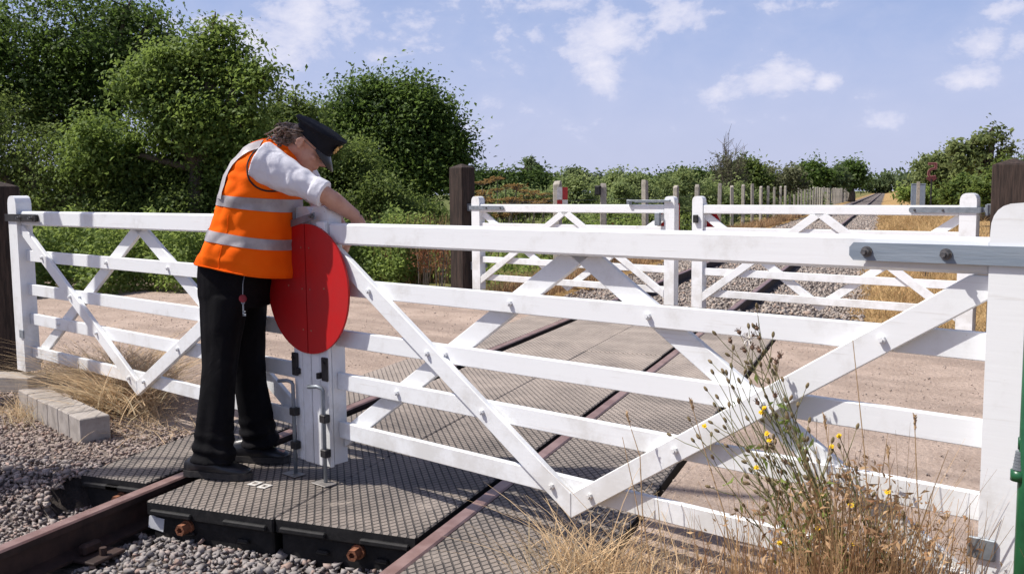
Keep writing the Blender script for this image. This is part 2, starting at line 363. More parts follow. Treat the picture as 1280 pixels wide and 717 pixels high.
def ground_mat():
    m, nt, b = new_mat('ground'); co = coords(nt, 'World'); sp = N(nt, 'ShaderNodeSeparateXYZ'); nt.links.new(co, sp.inputs[0])
    x, y = sp.outputs[0], sp.outputs[1]
    nz = tex(nt, co, scale=1.1, detail=7); wob = mth(nt, 'MULTIPLY', mth(nt, 'SUBTRACT', nz.outputs[0], 0.5), 1.6)
    fine = tex(nt, co, scale=38, detail=6, rough=0.75); mid = tex(nt, co, scale=7, detail=6)
    vor = tex(nt, co, 'F1', scale=26); vor2 = tex(nt, co, 'F1', scale=17)
    dirt = mixc(nt, ramp(nt, mid.outputs[0], .35, .7), (0.47, 0.385, 0.32), (0.35, 0.28, 0.23)); dirt = mixc(nt, mth(nt, 'MULTIPLY', ramp(nt, fine.outputs[0], .55, .75), .6), dirt, (0.15, 0.105, 0.08))
    bal = mixc(nt, vor.outputs['Color'], (0.17, 0.15, 0.14), (0.42, 0.37, 0.34)); bal = mixc(nt, ramp(nt, vor.outputs['Distance'], .25, .6), bal, (0.09, 0.075, 0.07))
    gold = mixc(nt, ramp(nt, fine.outputs[0], .35, .65), (0.27, 0.17, 0.07), (0.46, 0.31, 0.14)); 
    grn = mixc(nt, ramp(nt, mid.outputs[0], .35, .65), (0.07, 0.105, 0.03), (0.17, 0.17, 0.06))
    # bands across the track
    ax = mth(nt, 'ABSOLUTE', mth(nt, 'ADD', x, 2.47))
    trk = ramp(nt, mth(nt, 'ADD', mth(nt, 'MULTIPLY', ax, -1), mth(nt, 'MULTIPLY', wob, .35)), -2.15, -1.85)
    # distance past the far gates and past the near gates along the road's normal
    dfar = mth(nt, 'ADD', mth(nt, 'MULTIPLY', x, FN.x), mth(nt, 'MULTIPLY', y, FN.y)); o = FP.dot(FN)
    past = ramp(nt, mth(nt, 'ADD', mth(nt, 'SUBTRACT', dfar, o + 0.2), mth(nt, 'MULTIPLY', wob, .6)), 0, 0.5)
    right = ramp(nt, x, -1.2, -0.4)
    off = mixc(nt, ramp(nt, mth(nt, 'ADD', mth(nt, 'MULTIPLY', ax, 1.0), wob), 9, 16), gold, grn)
    off = mixc(nt, mth(nt, 'MULTIPLY', ramp(nt, mth(nt, 'ADD', mth(nt, 'MULTIPLY', x, -1), wob), 4.9, 5.7), 0.8), off, grn)
    beyond = mixc(nt, trk, off, bal)
    near_r = mixc(nt, ramp(nt, mid.outputs[0], .4, .6), (0.20, 0.13, 0.075), (0.30, 0.20, 0.11))
    lb = ramp(nt, mth(nt, 'ADD', mth(nt, 'MULTIPLY', x, -1), wob), 3.9, 5.6)
    near_l = mixc(nt, ramp(nt, mth(nt, 'ADD', y, wob), 3.2, 4.6), bal, mixc(nt, .35, dirt, bal))
    pitf = ramp(nt, x, -1.55, -1.2)
    nearc = mixc(nt, pitf, near_l, near_r)
    dn = mth(nt, 'ADD', mth(nt, 'MULTIPLY', x, GN.x), mth(nt, 'MULTIPLY', y, GN.y))
    inroad = ramp(nt, mth(nt, 'ADD', mth(nt, 'SUBTRACT', dn, GP.dot(GN) - 0.15), mth(nt, 'MULTIPLY', wob, .35)), 0, 0.3)
    col = mixc(nt, inroad, nearc, dirt); col = mixc(nt, past, col, beyond)
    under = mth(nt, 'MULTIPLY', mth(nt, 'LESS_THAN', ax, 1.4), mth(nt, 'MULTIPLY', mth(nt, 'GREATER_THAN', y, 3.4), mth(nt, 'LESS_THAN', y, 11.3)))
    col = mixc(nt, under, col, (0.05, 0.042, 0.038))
    nt.links.new(col, b.inputs['Base Color']); b.inputs['Roughness'].default_value = 0.95; b.inputs['Specular IOR Level'].default_value = 0.15
    hh = mth(nt, 'ADD', mth(nt, 'MULTIPLY', fine.outputs[0], 0.5), mth(nt, 'MULTIPLY', vor.outputs['Distance'], -0.6))
    bump(nt, b, hh, 0.9, 0.03); return m
tag(link('ground', me, ground_mat()), 'flat stony ground with ballast, dry grass and green verge', 'ground', kind='structure')

# gravel road between the two pairs of gates, on each side of the crossing panels
def road_mat():
    m, nt, b = new_mat('stony_dirt_road'); co = coords(nt, 'World')
    mid = tex(nt, co, scale=2.2, detail=8, rough=.65); fine = tex(nt, co, scale=45, detail=6, rough=.8); sp = tex(nt, co, 'F1', scale=30)
    st = N(nt, 'ShaderNodeMapping'); st.inputs['Rotation'].default_value = (0, 0, -math.atan2(GU.y, GU.x)); nt.links.new(co, st.inputs[0])
    st2 = N(nt, 'ShaderNodeMapping'); st2.inputs['Scale'].default_value = (.16, 1.5, 1); nt.links.new(st.outputs[0], st2.inputs[0]); lane = tex(nt, st2.outputs[0], scale=1.3, detail=5, rough=.55)
    col = mixc(nt, ramp(nt, mid.outputs[0], .35, .68), (0.50, 0.395, 0.325), (0.38, 0.295, 0.24))
    col = mixc(nt, mth(nt, 'MULTIPLY', ramp(nt, lane.outputs[0], .46, .64), .7), col, (0.30, 0.235, 0.195))
    col = mixc(nt, mth(nt, 'MULTIPLY', ramp(nt, fine.outputs[0], .48, .68), .75), col, (0.27, 0.195, 0.15))
    col = mixc(nt, mth(nt, 'MULTIPLY', mth(nt, 'SUBTRACT', 1, ramp(nt, sp.outputs['Distance'], .1, .3)), .35), col, (0.5, 0.42, 0.36))
    nt.links.new(col, b.inputs['Base Color']); b.inputs['Roughness'].default_value = .95; b.inputs['Specular IOR Level'].default_value = .15
    bump(nt, b, mth(nt, 'ADD', fine.outputs[0], mth(nt, 'MULTIPLY', sp.outputs['Distance'], -.5)), .8, .02); return m
rv, rf = [], []
for (xa, xb) in ((-40.0, -3.74), (-0.93, 25.0)):
    xs = np.arange(xa, xb + .001, (xb - xa) / 60) if True else 0
    b0 = len(rv)
    for x in xs:
        ya = GP.y + 0.15 + (x - GP.x) * GU.y / GU.x; yb = FP.y - 0.35 + (x - FP.x) * FU.y / FU.x
        for j in range(25):
            y = ya + (yb - ya) * j / 24; e = 1 if 0 < j < 24 else 0
            rv.append((x, y + .12 * noise.noise(Vector((x * .8, j, 3))), -0.012 + 0.010 * noise.noise(Vector((x * .9, y * .9, 5))) - (0 if e else .035)))
    for i in range(len(xs) - 1):
        for j in range(24): k = b0 + i * 25 + j; rf.append((k, k + 25, k + 26, k + 1))
me = bpy.data.meshes.new('road'); me.from_pydata(rv, [], rf)
tag(link('road', me, road_mat(), smooth=True), 'pale pinkish stony dirt road across the railway', 'road', kind='structure')

# ------------------------------------------------------------------ rails and sleepers
def rail(x, y0, y1, label):
    prof = [(-.07, -.16), (.07, -.16), (.07, -.148), (.012, -.128), (.010, -.045), (.035, -.036), (.036, -.008), (.028, 0), (-.028, 0), (-.036, -.008), (-.035, -.036), (-.010, -.045), (-.012, -.128), (-.07, -.148)]
    m = MB(); ys = [y0] + [y for y in (0, 3, 6, 12, 30, 60, 120, 250) if y0 < y < y1] + [y1]
    m.rings([[(px, y, pz) for px, pz in prof] for y in ys])
    o = m.build('rail', [RAILSIDE, RAILTOP])
    for p in o.data.polygons:
        if abs(p.center.z) < .009 and p.normal.z > .2: p.material_index = 1
    o.location = (x, 0, 0); tag(o, label, 'rail', 'rails of the single track'); return o
rail(XL, -6, 480, 'left rusty steel rail of the track, passing under the man\'s feet')
rail(XR, -6, 480, 'right rusty steel rail of the track, passing under the V-shaped brace of the gate')
sl = MB().box((-1.25, -.12, -.29), (1.25, .12, -.163), .012).mesh('railway_sleeper')
k = 0
for y in [1.75, 2.42, 3.02] + [11.75 + .68 * i for i in range(60)]:
    o = link('railway_sleeper', sl, OLDWOOD); o.location = (-2.467 + random.uniform(-.02, .02), y, random.uniform(-.008, .004) - (.02 if y < 4 else 0))
    tag(o, 'dark timber sleeper bedded in the ballast under the rails in front of the crossing' if y < 4 else 'timber sleeper half buried in ballast under the rails beyond the far gates', 'sleeper',
        'sleepers in front of the crossing' if y < 4 else 'sleepers beyond the far gates')
ch = MB().box((-.19, -.09, -.162), (.19, .09, -.148), .004).box((-.10, -.05, -.148), (-.055, .05, -.10), .01).box((.055, -.05, -.148), (.10, .05, -.10), .01).tube([(-.15, 0, -.15), (-.15, 0, -.115)], .016, 6).tube([(.15, 0, -.15), (.15, 0, -.115)], .016, 6).mesh('rail_chair')
for x, y in ((XL, 2.42), (XL, 3.02), (XR, 2.42), (XR, 3.02)):
    o = link('rail_chair', ch, RAILSIDE); o.location = (x, y, 0)
    tag(o, 'rusty iron chair holding the %s rail on the %s sleeper before the crossing' % ('left' if x == XL else 'right', 'nearest' if y < 2.7 else 'last'), 'rail chair', 'rail chairs in front of the crossing')

# ------------------------------------------------------------------ rubber crossing panels
def panel_mat():
    m, nt, b = new_mat('crossing_rubber'); co = coords(nt, 'World'); sp = N(nt, 'ShaderNodeSeparateXYZ'); nt.links.new(co, sp.inputs[0])
    x, y, z = sp.outputs
    u = mth(nt, 'ADD', mth(nt, 'DIVIDE', x, .041), mth(nt, 'DIVIDE', y, .064)); v = mth(nt, 'SUBTRACT', mth(nt, 'DIVIDE', x, .041), mth(nt, 'DIVIDE', y, .064))
    def line(q): return mth(nt, 'ABSOLUTE', mth(nt, 'SUBTRACT', mth(nt, 'FRACT', q), 0.5))
    d = mth(nt, 'MINIMUM', line(u), mth(nt, 'ADD', line(v), 0.0)); g = mth(nt, 'SUBTRACT', 1, ramp(nt, d, 0.06, 0.15))
    n1 = tex(nt, co, scale=2.3, detail=8, rough=.7); n2 = tex(nt, co, scale=22, detail=6, rough=.7)
    dust = mth(nt, 'ADD', mth(nt, 'MULTIPLY', ramp(nt, y, 4.2, 7.0), .62), mth(nt, 'MULTIPLY', mth(nt, 'SUBTRACT', n1.outputs[0], .40), 1.5), clamp=True)
    top = mixc(nt, dust, (0.18, 0.155, 0.135), (0.46, 0.39, 0.33)); top = mixc(nt, mth(nt, 'MULTIPLY', ramp(nt, n2.outputs[0], .5, .75), .45), top, (0.05, 0.044, 0.04))
    n3 = tex(nt, co, scale=.9, detail=6, rough=.6); n4 = tex(nt, co, scale=5.5, detail=7, rough=.7)
    top = mixc(nt, mth(nt, 'MULTIPLY', ramp(nt, n3.outputs[0], .52, .7), .5), top, (0.075, 0.066, 0.06)); top = mixc(nt, mth(nt, 'MULTIPLY', ramp(nt, n4.outputs[0], .6, .72), .55), top, (0.42, 0.36, 0.30))
    gd = mth(nt, 'MULTIPLY', mth(nt, 'MULTIPLY', g, mth(nt, 'SUBTRACT', 1, mth(nt, 'MULTIPLY', ramp(nt, n4.outputs[0], .5, .7), .6))), mth(nt, 'SUBTRACT', 1, mth(nt, 'MULTIPLY', dust, .62)))
    top = mixc(nt, gd, top, (0.030, 0.027, 0.025))
    side = mixc(nt, ramp(nt, n2.outputs[0], .4, .7), (0.006, 0.006, 0.0065), (0.018, 0.017, 0.017))
    ng = N(nt, 'ShaderNodeNewGeometry'); ns = N(nt, 'ShaderNodeSeparateXYZ'); nt.links.new(ng.outputs['Normal'], ns.inputs[0])
    isup = mth(nt, 'GREATER_THAN', ns.outputs[2], .5)
    hi = mth(nt, 'MULTIPLY', isup, mth(nt, 'GREATER_THAN', z, -.03))
    nt.links.new(mixc(nt, hi, side, top), b.inputs['Base Color']); b.inputs['Roughness'].default_value = .72; b.inputs['Specular IOR Level'].default_value = .35
    bump(nt, b, mth(nt, 'ADD', mth(nt, 'MULTIPLY', mth(nt, 'MULTIPLY', g, hi), -1.0), mth(nt, 'MULTIPLY', n2.outputs[0], .35)), .8, .008); return m
PANEL = panel_mat()
def bolt_mesh(r=.026, l=.045):
    m = MB(); m.tube([(0, .02, 0), (0, 0, 0)], r * 1.25, 16)
    R = []
    for yy, rr, n in ((0, r, 6), (-l, r, 6)):
        R.append([(rr * math.cos(2 * PI * k / 6), yy, rr * math.sin(2 * PI * k / 6)) for k in range(6)])
    R.append([(r * .55 * math.cos(2 * PI * k / 6), -l, r * .55 * math.sin(2 * PI * k / 6)) for k in range(6)])
    R.append([(r * .5 * math.cos(2 * PI * k / 6), -l + .02, r * .5 * math.sin(2 * PI * k / 6)) for k in range(6)])
    m.rings(R); return m.mesh('panel_bolt')
BOLTM = bolt_mesh()
def end_panel(label, x0, x1, y0, y1, bolts, sticker=None):
    t = thing('crossing_panel', label, 'crossing panel', ((x0 + x1) / 2, y0, 0), 0, 'rubber crossing panels')
    hw = (x1 - x0) / 2; m = MB()
    m.box((-hw, .012, -.07), (hw, y1 - y0, -.002), .006).box((-hw + .015, .035, -.235), (hw - .015, y1 - y0 - .02, -.0705), .008)
    m.build('slab', PANEL, t)
    for (a, b_) in ((-hw + .03, -hw + .26), (-hw + .33, hw - .33), (hw - .26, hw - .03)):
        if b_ - a > .08: MB().box((a, -.004, -.062), (b_, .03, -.036), .006).build('end_rib', PANEL, t)
    if hw > .4: MB().box((-hw + .34, .012, -.135), (hw - .34, .04, -.115), .006).build('end_rib', PANEL, t)
    for a in (-hw + .2, hw - .2): MB().box((a, .016, -.142), (a + .06, .04, -.122), .006).build('end_lug', PANEL, t)
    for bx in bolts:
        o = link('bolt', BOLTM, RUST, t); o.location = (bx, .02, -.105)
    return t
e1 = end_panel('front rubber panel with torn white sticker, under the man\'s near shoe', XL + .125, -2.437, 3.30, 4.5, (-.13,))
e2 = end_panel('front rubber panel with rusty bolt, between the right rail and the lengthwise crack', -2.433, XR - .07, 3.31, 4.5, (.06,))
st = MB().prism([(-.36, -.135), (-.275, -.148), (-.265, -.086), (-.31, -.082), (-.335, -.073), (-.352, -.08)], .031, .0345).build('sticker', pmat('white_sticker', (.78, .8, .82), (.66, .68, .7), 20, .5, 0), e1)
st.location = (0, 0, 0)
end_panel('black rubber panel outside the left rail, beside the stony ballast', -3.76, XL - .07, 3.52, 4.7, (.04,))
def mid_panel_mesh(w_, l_):
    m = MB(); m.box((-w_ / 2, 0, -.07), (w_ / 2, l_, -.002), .006).box((-w_ / 2 + .015, .01, -.23), (w_ / 2 - .015, l_ - .01, -.0705), .008)
    return m.mesh('crossing_panel')
def row(x0, x1, y0, y1, n, label):
    l_ = (y1 - y0) / n; me = mid_panel_mesh(x1 - x0 - .002, l_ - .004)
    for i in range(n):
        o = link('crossing_panel', me, PANEL); o.location = ((x0 + x1) / 2, y0 + i * l_, random.uniform(-.003, .003))
        tag(o, label, 'crossing panel', 'rubber crossing panels')
row(XL + .125, -2.437, 4.502, 11.3, 6, 'dusty rubber panel between the rails, in the row left of the lengthwise joint')
row(-2.433, XR - .07, 4.502, 11.3, 6, 'dusty rubber panel between the rails, in the row right of the lengthwise joint')
row(-3.76, XL - .04, 4.702, 11.0, 5, 'dusty rubber panel outside the left rail, along the dirt road')
row(XR + .04, -0.965, 2.2, 9.7, 7, 'rubber panel in the row outside the right rail, beside the dirt and weeds')
t = MB().box((-.64, -.10, -.22), (.64, .05, -.02), .01).build('end_timber', OLDWOOD); t.location = (-2.43, 11.40, 0); tag(t, 'dark timber baulk closing the far end of the panels between the rails', 'timber')
t = MB().box((-.36, -.09, -.22), (.36, .05, -.02), .01).build('end_timber', OLDWOOD); t.location = (-1.27, 9.83, 0); tag(t, 'dark timber baulk at the far end of the panels outside the right rail', 'timber')
# keep plates let into the panel for the drop bolts, and two small white number tags
def keep(s, n, label):
    p = gl(s, n); m = MB().box((-.055, -.035, -.001), (.055, .035, .004), .002)
    o = m.build('keep_plate', pmat('worn_steel_plate', (.30, .28, .26), (.2, .185, .17), 40, .5, .2, metal=.3)); o.location = (p.x, p.y, .002); o.rotation_euler.z = -.35
    tag(o, label, 'plate')
keep(-.125, -.085, 'steel keep plate on the rubber panel under the left drop bolt')
keep(.118, -.085, 'steel keep plate on the rubber panel under the right drop bolt')
for (px, py), lb in zip(((319, 604), (331, 607.5)), ('small white tag with a dark eye on the panel, the one nearer the shoe', 'small white tag with a dark eye on the panel, the one nearer the gate')):
    p = on_ground(px, py); m = MB().box((-.026, -.03, 0), (.026, .03, .003), .002).box((-.011, -.012, .0031), (.011, .012, .0036), .0002, mi=1)
    o = m.build('panel_tag', [pmat('tag_white', (.62, .6, .56), (.5, .47, .43), 40, .6, 0), PANEL]); o.location = (p.x, p.y, 0); o.rotation_euler.z = -.1; tag(o, lb, 'tag', 'white tags on the panel')

# ------------------------------------------------------------------ gates
def stile_poly(x0, x1, z0, z1, r):
    pts = [(x0, z0), (x1, z0), (x1, z1 - r)]; c = (x0 + x1) / 2; h = (x1 - x0) / 2
    for i in range(1, 12):
        a = PI * i / 12; pts.append((c + h * math.cos(a) ** 1 if False else c + h * math.copysign(abs(math.cos(a)) ** .75, math.cos(a)), z1 - r + r * math.sin(a) ** .75))
    pts.append((x0, z1 - r)); return pts
GB = MB(); GB.tube([(0, -.002, 0), (0, .012, 0)], .012, 8).tube([(0, .012, 0), (0, .018, 0)], .0075, 6); GBM = GB.mesh('bolt')
SB = MB(); SB.tube([(0, -.002, 0), (0, .004, 0)], .021, 14); SB.tube([(0, .004, 0), (0, .020, 0)], .0165, 6).tube([(0, .02, 0), (0, .034, 0)], .009, 8); SBM = SB.mesh('bolt')
def gate(label, group, origin, xdir, L, fs, z=dict(), disc=1, drop=True, mesh_strap=STRAPGREY, straplen=.60, stile_bottom=.08, meet_bottom=.075, x_meet=None):
    """local x runs from the hinge stile to the meeting stile; front is fs * y"""
    root = thing('level_crossing_gate', label, 'gate', origin, math.atan2(xdir.y, xdir.x), group)
    tr1, tr0 = z.get('top', (1.256, 1.156)); rails = z.get('rails', [(.992, .912), (.745, .665), (.535, .455), (.295, .215)])
    Vz = z.get('V', .148); ht = z.get('hinge_top', 1.352); mt = z.get('meet_top', 1.338)
    Y = lambda a: fs * a
    S = .148; Mw = .137
    MB().prism(stile_poly(0, S, stile_bottom, ht, .085), Y(-.055), Y(.055)).build('hinge_stile', WHITE, root)
    xm0, xm1 = L - Mw, L - .002
    MB().prism(stile_poly(xm0, xm1, meet_bottom + .012, mt, .06), Y(-.05), Y(.028)).build('meeting_stile', WHITE, root)
    for i, (a, b_) in enumerate(((xm0 + .001, xm0 + .066), (xm0 + .0695, xm1 - .001))):
        MB().box((a, Y(.0285), meet_bottom - .004 * i), (b_, Y(.052), mt - .075 - .02 * i), .004).build('facing_board', WHITE, root)
    x0, x1 = S + .001, xm0 - .001
    MB().box((x0, Y(-.045), tr0), (x1, Y(.030), tr1), .009).build('top_rail', WHITE, root)
    for a, b_ in rails: MB().box((x0, Y(-.026), b_), (x1, Y(.001), a), .003).build('rail', WHITE, root)
    xc = (x0 + x1) / 2 if x_meet is None else x_meet
    bw = .082
    def bar(p, q, y0, y1, name, cut0=None, cut1=None):
        "a board from p to q (x, z), trimmed square"
        d = Vector((q[0] - p[0], 0, q[1] - p[1])); n_ = Vector((-d.z, 0, d.x)).normalized() * bw / 2
        c = [Vector((p[0], 0, p[1])) + n_, Vector((p[0], 0, p[1])) - n_, Vector((q[0], 0, q[1])) - n_, Vector((q[0], 0, q[1])) + n_]
        # trim ends on horizontal / vertical lines
        dn = d.normalized()
        for (i, cut) in ((0, cut0), (1, cut0), (2, cut1), (3, cut1)):
            if cut is None: continue
            ax, val = cut; comp = dn.x if ax == 'x' else dn.z; cur = c[i].x if ax == 'x' else c[i].z
            c[i] = c[i] + dn * ((val - cur) / comp)
        m = MB().prism([(v.x, v.z) for v in c], Y(y0), Y(y1)).build(name, WHITE, root)
        bm_ = m.modifiers.new('b', 'BEVEL'); bm_.width = .003; bm_.segments = 1; return m
    # V braces in front of the rails, meeting in a point below the bottom rail
    zc = Vz + .047
    bar((x0 + .02, tr0 - .03), (xc, zc), .003, .031, 'v_brace', ('z', tr0 - .002), ('x', xc - .0005))
    bar((x1 - .02, tr0 - .03), (xc, zc), .003, .031, 'v_brace', ('z', tr0 - .002), ('x', xc + .0005))
    # A braces behind the rails
    xa = xc
    bar((xa - .05, tr0 - .02), (x0 + .04, .235), -.053, -.0275, 'a_brace', ('z', tr0 - .001), ('x', x0 + .002))
    bar((xa + .05, tr0 - .02), (x1 - .04, .235), -.053, -.0275, 'a_brace', ('z', tr0 - .001), ('x', x1 - .002))
    def put(me, mat_, x, zz, y, name='bolt', par=root):
        o = link(name, me, mat_, par); o.location = (x, Y(y), zz)
        if fs < 0: o.rotation_euler.z = PI
        return o
    for a, b_ in rails:
        zm = (a + b_) / 2; tt = (zm - zc) / (tr0 - .03 - zc)
        if .02 < tt < .98:
            put(GBM, WHITE, xc + (x0 + .02 - xc) * tt, zm, .031); put(GBM, WHITE, xc + (x1 - .02 - xc) * tt, zm, .031)
        ta = (zm - .235) / (tr0 - .02 - .235)
        if .05 < ta < .95:
            put(GBM, WHITE, x0 + .04 + (xa - .05 - x0 - .04) * ta, zm, .001); put(GBM, WHITE, x1 - .04 + (xa + .05 - x1 + .04) * ta, zm, .001)
    # strap hinge clasping the top rail and stile
    zs = (tr1 + tr0) / 2 + .005
    m = MB(); pl = [(-.03, zs - .026), (straplen - .012, zs - .026), (straplen, zs - .012), (straplen, zs + .012), (straplen - .012, zs + .026), (-.03, zs + .026)]
    m.prism(pl, Y(.0555), Y(.066)); m.prism(pl, Y(-.066), Y(-.0555)); m.box((-.04, Y(-.066), zs - .026), (-.0305, Y(.066), zs + .026), .003)
    m.box((S + .004, Y(.0305), zs - .024), (straplen - .03, Y(.0553), zs + .024), .002)
    m.tube([(-.075, 0, zs - .05), (-.075, 0, zs + .05)], .018, 10).box((-.075, Y(-.012), zs - .02), (-.04, Y(.012), zs + .02), .003)
    sh = m.build('strap_hinge', mesh_strap, root)
    for bx in (straplen - .052, straplen * .484): put(SBM, BOLTDARK, bx, zs, .066, 'bolt', sh).scale = (.78, .9, .78)
    for bx in (straplen - .052, straplen * .484):
        o = put(SBM, BOLTDARK, bx, zs, -.066, 'bolt', sh); o.scale = (.6, .5, .6); o.rotation_euler.z += PI
    m = MB().box((.10, Y(.0555), .40 - .03), (.172, Y(.066), .40 + .03), .003)
    m.build('lower_hinge', GREYMETAL, root)
    MB().tube([(-.06, 0, .34), (-.06, 0, .45)], .015, 10).box((-.06, Y(-.01), .385), (-.001, Y(.01), .415), .003).build('hinge_pin', GREYMETAL, root)
    # half of the red warning target
    if disc:
        r = .315; zc_ = .938; yd0, yd1 = (.0545, .066) if disc > 0 else (-.067, -.0545)
        if disc < 0: yd0, yd1 = -.0665, -.0545
        pts = [(L - .0025, zc_ - r), (L - .0025, zc_ + r)] + [(L - .0025 - r * math.sin(PI * i / 48), zc_ + r * math.cos(PI * i / 48)) for i in range(1, 48)]
        m = MB().prism(pts, Y(yd0), Y(yd1))
        for (dx, dz) in ((.03, .2), (.03, 0), (.03, -.2), (.14, 0.01)): m.tube([(L - dx, Y(yd1 if disc > 0 else yd0), zc_ + dz), (L - dx, Y((yd1 if disc > 0 else yd0) + (.002 if disc > 0 else -.002)), zc_ + dz)], .004, 6, mi=1)
        m.build('half_target', [RED, pmat('screw_heads', (.4, .2, .12), (.3, .14, .1), 50, .5, 0)], root)
        # wooden arms that carry the target away from the stile
    if drop:
        xd = L - .12; hs_ = 1 if fs > 0 else -1; db = MB()
        db.tube([(xd, Y(.075), .005), (xd, Y(.075), .455), (xd + .006 * hs_, Y(.078), .468), (xd + .03 * hs_, Y(.088), .475), (xd + .085 * hs_, Y(.10), .468)], .0095, 8)
        d_ = db.build('drop_bolt', GREYMETAL, root, True)
        for zz in (.15, .32):
            MB().box((xd - .022, Y(.0525), zz - .02), (xd + .022, Y(.088), zz + .02), .004).build('bracket', BLACKIRON, d_)
        MB().box((xd - .02, Y(.0525), .50), (xd + .024, Y(.0665), .615), .004).box((xd + .024, Y(.0525), .51), (xd + .04, Y(.085), .54), .003).tube([(xd, Y(.066), .592), (xd, Y(.075), .592)], .008, 8).build('upper_keep', BLACKIRON, d_)
    return root
G1 = 'near pair of white level crossing gates'; G2 = 'far pair of white level crossing gates'
gr = gate('near right white wooden gate with V-shaped brace, nearest the camera', G1, gl(3.185), -GU, 3.185, 1, straplen=.527)
gll = gate('near left white wooden gate behind the man, hung on the dark post', G1, gl(-3.60), GU, 3.598, -1,
           z=dict(top=(1.292, 1.192), rails=[(1.01, .93), (.762, .682), (.547, .467), (.302, .222)], V=.16, hinge_top=1.405, meet_top=1.335), stile_bottom=.12, straplen=.50,
           mesh_strap=BLACKIRON, x_meet=1.78)
# latch bar across the tops of the meeting stiles
lb = MB(); a_, b_ = Vector((3.10, .066, 1.292)), Vector((3.36, .070, 1.238)); d = (b_ - a_).normalized(); up_ = Vector((-d.z, 0, d.x)) * .016
lb.prism([((a_ - up_).x, (a_ - up_).z), ((b_ - up_).x, (b_ - up_).z), ((b_ + up_).x, (b_ + up_).z), ((a_ + up_).x, (a_ + up_).z)], .064, .072)
lbo = lb.build('latch_bar', GREYMETAL, gr); o = link('bolt', SBM, BOLTDARK, lbo); o.location = (3.112, .070, 1.289); o.scale = (.6, .7, .6)
gfl = gate('far left white wooden gate beyond the dirt road, hung on the far dark post', G2, fl(-.09), FU, 3.24, 1, disc=1, drop=False, mesh_strap=GREYMETAL, z=dict(top=(1.242, 1.140)))
gfr = gate('far right white wooden gate beyond the dirt road, closing the right-hand rail', G2, fl(6.37), -FU, 2.99, -1, disc=1, drop=False, mesh_strap=GREYMETAL, z=dict(top=(1.238, 1.142)))
m = MB().box((2.60, .10, 1.262), (3.13, .075, 1.285), .004).box((3.0, -.10, 1.0), (3.07, -.056, 1.15), .006).box((2.60, -.085, 1.245), (2.64, -.03, 1.30), .003).box((2.6, -.09, 1.275), (3.2, -.06, 1.298), .004)
m.build('gate_latch', GREYMETAL, gfl)
MB().box((2.90, .056, 1.04), (2.96, .085, 1.13), .006).build('lock_box', BLACKIRON, gfr)

# ------------------------------------------------------------------ posts
def square_post(name, label, p, wx, h, rz, mat_, zb=-.3, pyr=.05):
    m = MB(); hw = wx / 2; m.box((-hw, -hw, zb), (hw, hw, h - pyr), .012)
    m.rings([[(-hw + .004, -hw + .004, h - pyr - .004), (hw - .004, -hw + .004, h - pyr - .004), (hw - .004, hw - .004, h - pyr - .004), (-hw + .004, hw - .004, h - pyr - .004)], [(-.01, -.01, h), (.01, -.01, h), (.01, .01, h), (-.01, .01, h)]])
    o = m.build(name, mat_); o.location = p; o.rotation_euler.z = rz; return tag(o, label, 'post', 'tarred timber gate posts')
ga = math.atan2(GU.y, GU.x)
lp = square_post('gate_post', 'black timber post at the left edge of the view, beside the near left gate', gl(-4.03, .0), .30, 1.53, ga, TARWOOD)
lp2 = square_post('gate_post', 'tall brown timber post beside the far left gate', fl(-.34, .02), .26, 1.80, ga, TARWOOD)
lp3 = square_post('gate_post', 'knotty dark brown timber post with pointed top beside the far right gate', fl(6.62, .12), .29, 1.66, ga, TARWOOD)
for post, zz in ((lp2, 1.20), (lp3, 1.20)):
    MB().box((-.03, -.045, zz - .05), (.03, .045, zz + .05), .004).build('hinge_bracket', GREYMETAL, post).location = ((.16, -.0, 0) if post is lp2 else (-.17, -.02, 0))
# green pole at the right edge
gp = Vector((0.345, 2.62, 0))
while proj((gp.x - .03, gp.y, .9))[0] < 1276.5: gp.x += .001
t = thing('green_pole', 'dark green painted steel pole at the right edge of the view', 'pole', (gp.x, gp.y, 0))
MB().tube([(0, 0, -.2), (0, 0, 1.33)], .03, 20).build('shaft', GREENPAINT, t, True)
MB().tube([(0, 0, 1.33), (0, 0, 2.2)], .020, 16).tube([(0, 0, 1.84), (0, 0, 1.89)], .034, 16).build('upper_shaft', GREENPAINT, t, True)
cp = MB(); cp.tube([(-.026, 0, .66), (-.026, 0, .686)], .021, 18)
cp.build('cap', GREENPAINT, t, True); MB().tube([(-.024, 0, .74), (-.024, 0, .77)], .009, 10).build('stem', GREENPAINT, t, True)
th = MB()
for i in range(6): th.tube([(-.026, 0, .688 + i * .008), (-.026, 0, .695 + i * .008)], .0165 - .001 * i, 18)
th.build('threaded_collar', GREYMETAL, t)

# concrete blocks by the left gate
def block(label, a, b_, wd, z0, z1, n):
    d = (b_ - a); L = d.length; m = MB()
    for i in range(n): m.box((L * i / n + .001, 0, z0), (L * (i + 1) / n - .001, wd, z1 + random.uniform(-.002, .002)), .006)
    o = m.build('concrete_block', CONC); o.location = (a.x, a.y, 0); o.rotation_euler.z = math.atan2(d.y, d.x); return tag(o, label, 'block', 'concrete blocks by the gate')
block('grey concrete kerb block lying in front of the straw heap', Vector((-5.36, 4.56, 0)), Vector((-4.30, 4.06, 0)), .17, -.08, .115, 6)
block('pale concrete kerb block at the left edge by the dark post', Vector((-7.6, 4.72, 0)), Vector((-5.75, 4.98, 0)), .2, -.08, .09, 1)

